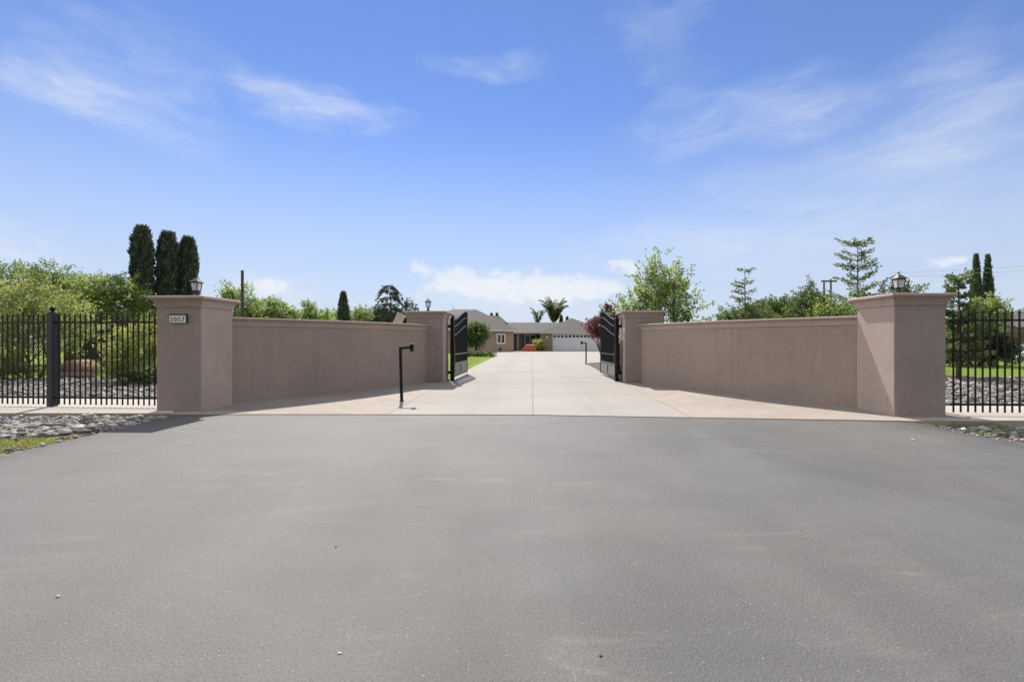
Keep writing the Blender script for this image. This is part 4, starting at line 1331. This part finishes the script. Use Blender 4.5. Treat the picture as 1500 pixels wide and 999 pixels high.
    for a, b, c, e2 in ((s0 - .12, s1 + .12, zz0 - .14, zz0), (s0 - .12, s1 + .12, zz1, zz1 + .12), (s0 - .12, s0, zz0 + .001, zz1 - .001), (s1, s1 + .12, zz0 + .001, zz1 - .001), ((s0 + s1) / 2 - .04, (s0 + s1) / 2 + .04, zz0 + .001, zz1 - .001)):
        f.box(a, b, -.05, .1, c, e2, ang, at)
    w = f.build('window', M['white'], t)
    MB().box(s0, s1, .11, .125, zz0, zz1, ang, at).build('pane', M['glass'], w)
    sv = along(733); MB().box(sv - .18, sv + .18, -.04, -.003, .12, .5, ang, at).build('foundation_vent', M['ink'], t)
    # wing roof
    nrm = Vector((-d.y, d.x))
    c1 = A - d * .5 - nrm * .5; c2 = B + d * .6 - nrm * .5; c3 = B + d * .6 + nrm * 10; c4 = A - d * .5 + nrm * 10
    zr = R(453.2, 58)
    r1 = (X(664, 58), 58 - Z, zr); r2 = (X(697, 58), 58 - Z, zr)
    MB().add([(c1.x, c1.y, le), (c2.x, c2.y, le), (c3.x, c3.y, le), (c4.x, c4.y, le), r1, r2],
             [(0, 1, 5, 4), (1, 2, 5), (2, 3, 4, 5), (3, 0, 4), (3, 2, 1, 0)]).build('wing_roof', M['roof'], t)
    p1 = Vector((0, 0))
    MB().box(0 - .5, L + .6, -.53, -.503, le - .14, le + .03, ang, at).build('fascia', M['fascia'], t)
    # small raised roof behind the wing
    MB().add([(X(706, 64), 6.0, R(474, 64)), (X(744, 64), 6.0, R(474, 64)), (X(732, 64), 8, R(463, 64)), (X(700, 64), 8, R(461, 64)), (X(744, 64), 12, R(474, 64)), (X(700, 64), 12, R(474, 64))],
             [(0, 1, 2, 3), (1, 4, 2), (3, 2, 4, 5), (0, 3, 5), (0, 5, 4, 1)]).build('rear_roof', M['roof'], t)
    MB().tube([(r1[0], r1[1], zr - .1), (r1[0], r1[1], zr + .42)], .025, 6).build('roof_vane', M['ink'], t)
house()

for px, ty, w, lb in ((720, 458.5, 4.5, 'left cypress tip above the roof of the left wing'), (728, 458, 4.5, 'right cypress tip above the roof of the left wing'),
                      (822, 461, 4.5, 'cypress tip beside the tall palm'), (831, 463.5, 4, 'cypress tip left of the garage roof peak'), (889, 447, 6, 'dark cypress tip above the red shrub')):
    cypress(lb, px, 80, ty, w * 1.5, 'distant cypress tips around the house', n=900, sprig=.5)
palm('shorter palm above the middle of the house roof', 787, 78, 450, 3.4, 8)
palm('taller palm above the house roof', 811, 76, 433.5, 5.2, 22)

# front garden of the house
broad('clipped_tree', 'rounded clipped tree on the lawn beside the left gate leaf', 698, 43,
      [(0, 0, 1.9, 1.15, 1.0, 1.0), (-.35, -.3, 1.5, .9, .7, .7), (.35, 0, 2.2, .8, .8, .7)], 420, M['leafdark'], M['darkbark'], .13, .35, 34, .12, .13, 1, .1, None, trunk_h=.9)
broad('low_hedge', 'low strip of green plants across the lawn beside the driveway', 706, 37.5,
      [(-1.6, 0, .2, .8, .5, .2), (-.5, 0, .2, .8, .5, .22), (.5, -.2, .2, .7, .5, .2)], 160, M['leafdark'], M['bark'], .10, .25, 28, .08, .02, 2, .2, None, 'hedge', 'foliage', 'stems', .08)
broad('yellow_plant', 'yellow leaved plant beside the orange mound at the garage', 789, 55.2,
      [(0, 0, .75, .5, .4, .6), (.35, 0, .45, .5, .4, .4)], 90, M['leafyellow'], M['bark'], .16, .4, 24, .09, .03, 1, .4, None, 'plant', 'foliage', 'stems', .2)
def mound():
    Z = 54.8; k = Z / F
    t = props(MB().add([(-.95, -.5, 0), (.85, -.5, 0), (.85, .5, 0), (-.95, .5, 0), (-.45, -.3, .78), (.72, -.35, .80), (.72, .3, .82), (-.4, .3, .76), (-.75, -.42, .35), (.84, -.45, .4), (.84, .42, .4), (-.72, .42, .35)],
        [(0, 1, 9, 8), (1, 2, 10, 9), (2, 3, 11, 10), (3, 0, 8, 11), (8, 9, 5, 4), (9, 10, 6, 5), (10, 11, 7, 6), (11, 8, 4, 7), (4, 5, 6, 7), (3, 2, 1, 0)]).build('covered_mound', M['orange'], None, bevel=.08),
        'orange covered heap in front of the porch window', 'covered heap')
    t.location = (gx(775, Z), Z, gz(Z) + .012)
mound()

# ------------------------------------------------------------------ grass
def blades(name, inside, n, bbox, h, mat, label, zl=-0.05, kind='stuff', cl=None):
    x0, x1, y0, y1 = bbox
    q = rng.uniform((x0, y0), (x1, y1), (n * 4, 2)); q = np.array([p for p in q if inside(p[0], p[1])])[:n]
    n = len(q)
    P = np.stack([q[:, 0], q[:, 1], np.array([gz(y) for y in q[:, 1]]) + zl], 1)
    U = unit(np.stack([rng.normal(0, .55, n), rng.normal(0, .55, n), np.ones(n)], 1)) * (h * rng.uniform(.4, 1.4, (n, 1)))
    W = perp(U) * rng.uniform(.002, .005, (n, 1))
    o = leaf_mesh(name, P, U, W, tints(n, .35, .25), mat, None)
    return props(o, label, 'grass', None, kind)

blades('grass', lambda x, y: x < -6.8 and y < 7.0 + .22 * math.sin(x * 3.1) + .12 * math.sin(x * 9) and y > 5.4, 9000, (-10.5, -6.8, 5.4, 7.4), .045, M['drygrass'], 'dry straw coloured grass along the left edge of the road')
blades('grass', lambda x, y: x < -6.8 and math.sin(x * 3.3 + 1) + math.sin(y * 4 + x) > .25 and y < 7.15, 6000, (-10.5, -6.8, 5.3, 7.2), .05, M['leaflight'], 'green grass tufts among the stones left of the road')
blades('grass', lambda x, y: x > 7.46 and (math.sin(x * 4) + math.sin(y * 5 + x) > .1 or y > 8.0), 5000, (7.46, 12, 5.6, 8.38), .06, M['leaf'], 'green weeds along the right edge of the road')
blades('grass', lambda x, y: y < 29, 26000, (12, 33, 17.2, 29), .06, M['leaflight'], 'mown lawn grass behind the right stone bed', -.01)
blades('grass', lambda x, y: x < -2.2 - 0 * y and x < .042 * y - 3.1 + .1, 16000, (-4.5, -1.2, 17.5, 38), .06, M['leaflight'], 'mown lawn grass beside the driveway', -.01)

# ------------------------------------------------------------------ hills
def hills():
    n = 60; vs = []; fs = []
    for i in range(n + 1):
        f = i / n; px = 1395 + 900 * f
        Z = 620.0
        h = hz(455 + 3.5 * math.sin(f * 21) * .6 - 8 * min(1, f * 3) + 40 * max(0, .07 - f) / .07, Z)
        for j, (dz, hh) in enumerate(((-150, -2), (-60, h * .55), (0, h), (200, -2))):
            vs.append((gx(px, Z) * (Z + dz) / Z, Z + dz, hh + (3 * math.sin(i * 1.7 + j) if 0 < j < 3 else 0)))
    for i in range(n):
        for j in range(3): a = i * 4 + j; fs.append((a, a + 4, a + 5, a + 1))
    o = MB().add(vs, fs).build('hills', M['hill'], None, True)
    props(o, None, None, None, 'structure')
hills()

# ------------------------------------------------------------------ sky, sun
SUN_EL, SUN_AZ = math.radians(50), math.radians(-14)       # azimuth from +Y, positive to the right
w = bpy.data.worlds.new('World'); bpy.context.scene.world = w
w.use_nodes = True
nt = w.node_tree
bg = nt.nodes['Background']
sky = nt.nodes.new('ShaderNodeTexSky'); sky.sky_type = 'NISHITA'; sky.sun_disc = False
sky.sun_elevation = SUN_EL; sky.sun_rotation = SUN_AZ
sky.altitude = 0; sky.air_density = 1.0; sky.dust_density = 0.0; sky.ozone_density = 3.0
tc = nt.nodes.new('ShaderNodeTexCoord')
sep = nt.nodes.new('ShaderNodeSeparateXYZ'); nt.links.new(tc.outputs['Generated'], sep.inputs[0])
az = math_(nt, 'ARCTAN2', sep.outputs[0], sep.outputs[1])
el = math_(nt, 'ARCSINE', sep.outputs[2])
ae = nt.nodes.new('ShaderNodeCombineXYZ'); nt.links.new(az, ae.inputs[0]); nt.links.new(el, ae.inputs[1])


def azel(px, py):
    dx, dz = (px - CX) / F, (CY - py) / F
    return math.atan2(dx, 1), math.atan2(dz, math.hypot(dx, 1))


def blobsum(lst, src=None):
    tot = None
    for px, py, sx, sy, rot, amp in lst:
        a, e = azel(px, py)
        mp = nt.nodes.new('ShaderNodeMapping'); mp.vector_type = 'TEXTURE'
        mp.inputs['Location'].default_value = (a, e, 0); mp.inputs['Rotation'].default_value = (0, 0, rot)
        sc = math.cos(a)
        mp.inputs['Scale'].default_value = (sx / F * sc, sy / F * sc, 1)
        nt.links.new(src or ae.outputs[0], mp.inputs['Vector'])
        ln = nt.nodes.new('ShaderNodeVectorMath'); ln.operation = 'LENGTH'; nt.links.new(mp.outputs[0], ln.inputs[0])
        mr = nt.nodes.new('ShaderNodeMapRange'); mr.interpolation_type = 'SMOOTHERSTEP'
        setin(mr, **{'From Min': 0.0, 'From Max': 1.0, 'To Min': amp, 'To Max': 0.0}); nt.links.new(ln.outputs['Value'], mr.inputs['Value'])
        tot = mr.outputs[0] if tot is None else math_(nt, 'ADD', tot, mr.outputs[0])
    return tot


wn = nt.nodes.new('ShaderNodeTexNoise'); setin(wn, Scale=5.0, Detail=5.0, Roughness=0.55)
mpw = nt.nodes.new('ShaderNodeMapping'); mpw.inputs['Scale'].default_value = (0.8, 2.0, 1); nt.links.new(ae.outputs[0], mpw.inputs['Vector']); nt.links.new(mpw.outputs[0], wn.inputs['Vector'])
vs_ = nt.nodes.new('ShaderNodeVectorMath'); vs_.operation = 'SUBTRACT'; nt.links.new(wn.outputs['Color'], vs_.inputs[0]); vs_.inputs[1].default_value = (.5, .5, .5)
vm_ = nt.nodes.new('ShaderNodeVectorMath'); vm_.operation = 'MULTIPLY'; nt.links.new(vs_.outputs[0], vm_.inputs[0]); vm_.inputs[1].default_value = (.42, .16, 0)
va_ = nt.nodes.new('ShaderNodeVectorMath'); va_.operation = 'ADD'; nt.links.new(ae.outputs[0], va_.inputs[0]); nt.links.new(vm_.outputs[0], va_.inputs[1])
wisps = blobsum([(150, 128, 210, 85, -.15, .55), (40, 120, 170, 60, -.2, .35), (215, 90, 110, 90, .2, .25), (430, 138, 170, 42, -.04, .62), (500, 150, 110, 25, -.1, .2),
                 (700, 98, 110, 26, 0, .5), (1090, 165, 220, 60, .06, .55), (985, 120, 60, 70, -.6, .2), (1400, 110, 170, 80, .3, .4), (1390, 210, 190, 70, .25, .4),
                 (1210, 250, 300, 90, .15, .3), (950, 40, 90, 40, -.3, .25), (25, 340, 140, 40, -.2, .6), (1040, 350, 330, 75, .05, .35), (1300, 330, 400, 90, .1, .3), (175, 140, 110, 30, -.1, .4), (760, 438, 280, 45, 0, .75), (400, 435, 140, 40, 0, .5)], va_.outputs[0])
pn = nt.nodes.new('ShaderNodeTexNoise'); setin(pn, Scale=16.0, Detail=5.0, Roughness=0.6); nt.links.new(ae.outputs[0], pn.inputs['Vector'])
ps_ = nt.nodes.new('ShaderNodeVectorMath'); ps_.operation = 'SUBTRACT'; nt.links.new(pn.outputs['Color'], ps_.inputs[0]); ps_.inputs[1].default_value = (.5, .5, .5)
pm_ = nt.nodes.new('ShaderNodeVectorMath'); pm_.operation = 'MULTIPLY'; nt.links.new(ps_.outputs[0], pm_.inputs[0]); pm_.inputs[1].default_value = (.13, .06, 0)
pa_ = nt.nodes.new('ShaderNodeVectorMath'); pa_.operation = 'ADD'; nt.links.new(ae.outputs[0], pa_.inputs[0]); nt.links.new(pm_.outputs[0], pa_.inputs[1])
puffs = blobsum([(613, 389, 44, 20, 0, .75), (686, 402, 85, 38, -.1, .85), (650, 412, 70, 24, 0, .55), (785, 406, 95, 30, 0, .85), (735, 430, 210, 32, 0, .75), (855, 425, 120, 34, 0, .8),
                 (912, 392, 62, 26, 0, .75), (395, 420, 90, 38, 0, .7), (345, 430, 60, 22, 0, .5), (1345, 412, 150, 26, 0, .55), (1420, 384, 70, 18, 0, .5), (1375, 380, 60, 16, 0, .5), (965, 420, 130, 28, 0, .55), (560, 445, 140, 24, 0, .5), (1160, 430, 120, 22, 0, .4)], pa_.outputs[0])
mpn = nt.nodes.new('ShaderNodeMapping'); nt.links.new(ae.outputs[0], mpn.inputs['Vector'])
mpn.inputs['Scale'].default_value = (3.2, 9.0, 1); mpn.inputs['Rotation'].default_value = (0, 0, .06)
nw = noise(nt, mpn.outputs[0], 1.6, 7, 0.6, 0.7)
mpf = nt.nodes.new('ShaderNodeMapping'); nt.links.new(va_.outputs[0], mpf.inputs['Vector'])
mpf.inputs['Scale'].default_value = (5, 26, 1); mpf.inputs['Rotation'].default_value = (0, 0, .12)
nfib = noise(nt, mpf.outputs[0], 2.0, 6, 0.6, 0.5)
cw = math_(nt, 'MULTIPLY', wisps, ramp(nt, nw, [(0.28, 0.15), (0.72, 1.1)]))
cw = math_(nt, 'MULTIPLY', cw, ramp(nt, nfib, [(0.3, 0.55), (0.7, 0.98)]))
mpp = nt.nodes.new('ShaderNodeMapping'); nt.links.new(ae.outputs[0], mpp.inputs['Vector']); mpp.inputs['Scale'].default_value = (1, 1.5, 1)
npf = noise(nt, mpp.outputs[0], 22, 8, 0.62, 0.3)
pf = math_(nt, 'ADD', puffs, math_(nt, 'MULTIPLY', math_(nt, 'SUBTRACT', npf, 0.5), 1.9))
mrp = nt.nodes.new('ShaderNodeMapRange'); mrp.interpolation_type = 'SMOOTHSTEP'
setin(mrp, **{'From Min': .38, 'From Max': 1.0, 'To Min': 0.0, 'To Max': .8}); nt.links.new(pf, mrp.inputs['Value'])
pcl = math_(nt, 'MULTIPLY', mrp.outputs[0], math_(nt, 'MULTIPLY', puffs, 2.2, True))
# grade of the clear sky: deeper blue than the physical model gives towards a high sun
hsv = nt.nodes.new('ShaderNodeHueSaturation'); setin(hsv, Hue=0.5, Saturation=1.08, Value=1.0)
nt.links.new(sky.outputs[0], hsv.inputs['Color'])
# invented bright cloud left, right and behind the camera, unseen, added as fill light
def sstep(v, a, b, lo=0.0, hi=1.0):
    m = nt.nodes.new('ShaderNodeMapRange'); m.interpolation_type = 'SMOOTHSTEP'
    setin(m, **{'From Min': a, 'From Max': b, 'To Min': lo, 'To Max': hi}); nt.links.new(v, m.inputs['Value'])
    return m.outputs[0]
azabs = math_(nt, 'ABSOLUTE', az)
off = sstep(azabs, 0.92, 1.25)
rearf = sstep(azabs, 1.75, 2.4)
nrear = ramp(nt, noise(nt, tc.outputs['Generated'], 2.6, 6, 0.6, 0.4), [(0.36, 0.3), (0.58, 1.0)])
sidec = mixc(nt, sstep(az, -0.3, 0.3), (24.0, 22.8, 20.8), (18.0, 17.4, 16.6))
offc = mixc(nt, rearf, sidec, (2.7, 2.75, 2.95))
cl = math_(nt, 'ADD', math_(nt, 'ADD', cw, pcl), math_(nt, 'MULTIPLY', off, nrear), True)
ccol = mixc(nt, off, (6.5, 6.8, 7.3), offc)
base = mixc(nt, 1.0, hsv.outputs[0], (1.02, 0.95, 1.11), 'MULTIPLY')
base = mixc(nt, sstep(el, 0.0, 0.47, 0.88, 0.0), base, (4.5, 5.15, 6.25))
col = mixc(nt, cl, base, ccol)
nt.links.new(col, bg.inputs['Color'])
bg.inputs['Strength'].default_value = 0.065

sl = bpy.data.lights.new('Sun', 'SUN'); sl.energy = 3.5; sl.angle = math.radians(0.9); sl.color = (1.0, 0.94, 0.85)
so = bpy.data.objects.new('Sun', sl); C.objects.link(so)
dirv = Vector((math.sin(SUN_AZ) * math.cos(SUN_EL), math.cos(SUN_AZ) * math.cos(SUN_EL), math.sin(SUN_EL)))
so.rotation_euler = dirv.to_track_quat('Z', 'Y').to_euler(); so.location = dirv * 50

# ------------------------------------------------------------------ camera and output
cam = bpy.data.cameras.new('Camera'); cam.sensor_width = 36.0; cam.lens = F / 1500 * 36.0
cam.clip_start = 0.05; cam.clip_end = 8000
co = bpy.data.objects.new('Camera', cam); C.objects.link(co)
co.location = (0, 0, H); co.rotation_euler = (PI / 2, 0, 0)
sc = bpy.context.scene
sc.camera = co
sc.render.engine = 'CYCLES'
sc.cycles.use_denoising = True
sc.cycles.max_bounces = 8
sc.view_settings.view_transform = 'Standard'
sc.view_settings.look = 'None'
sc.view_settings.exposure = 1.0
sc.view_settings.gamma = 1.0
sc.view_settings.use_curve_mapping = False
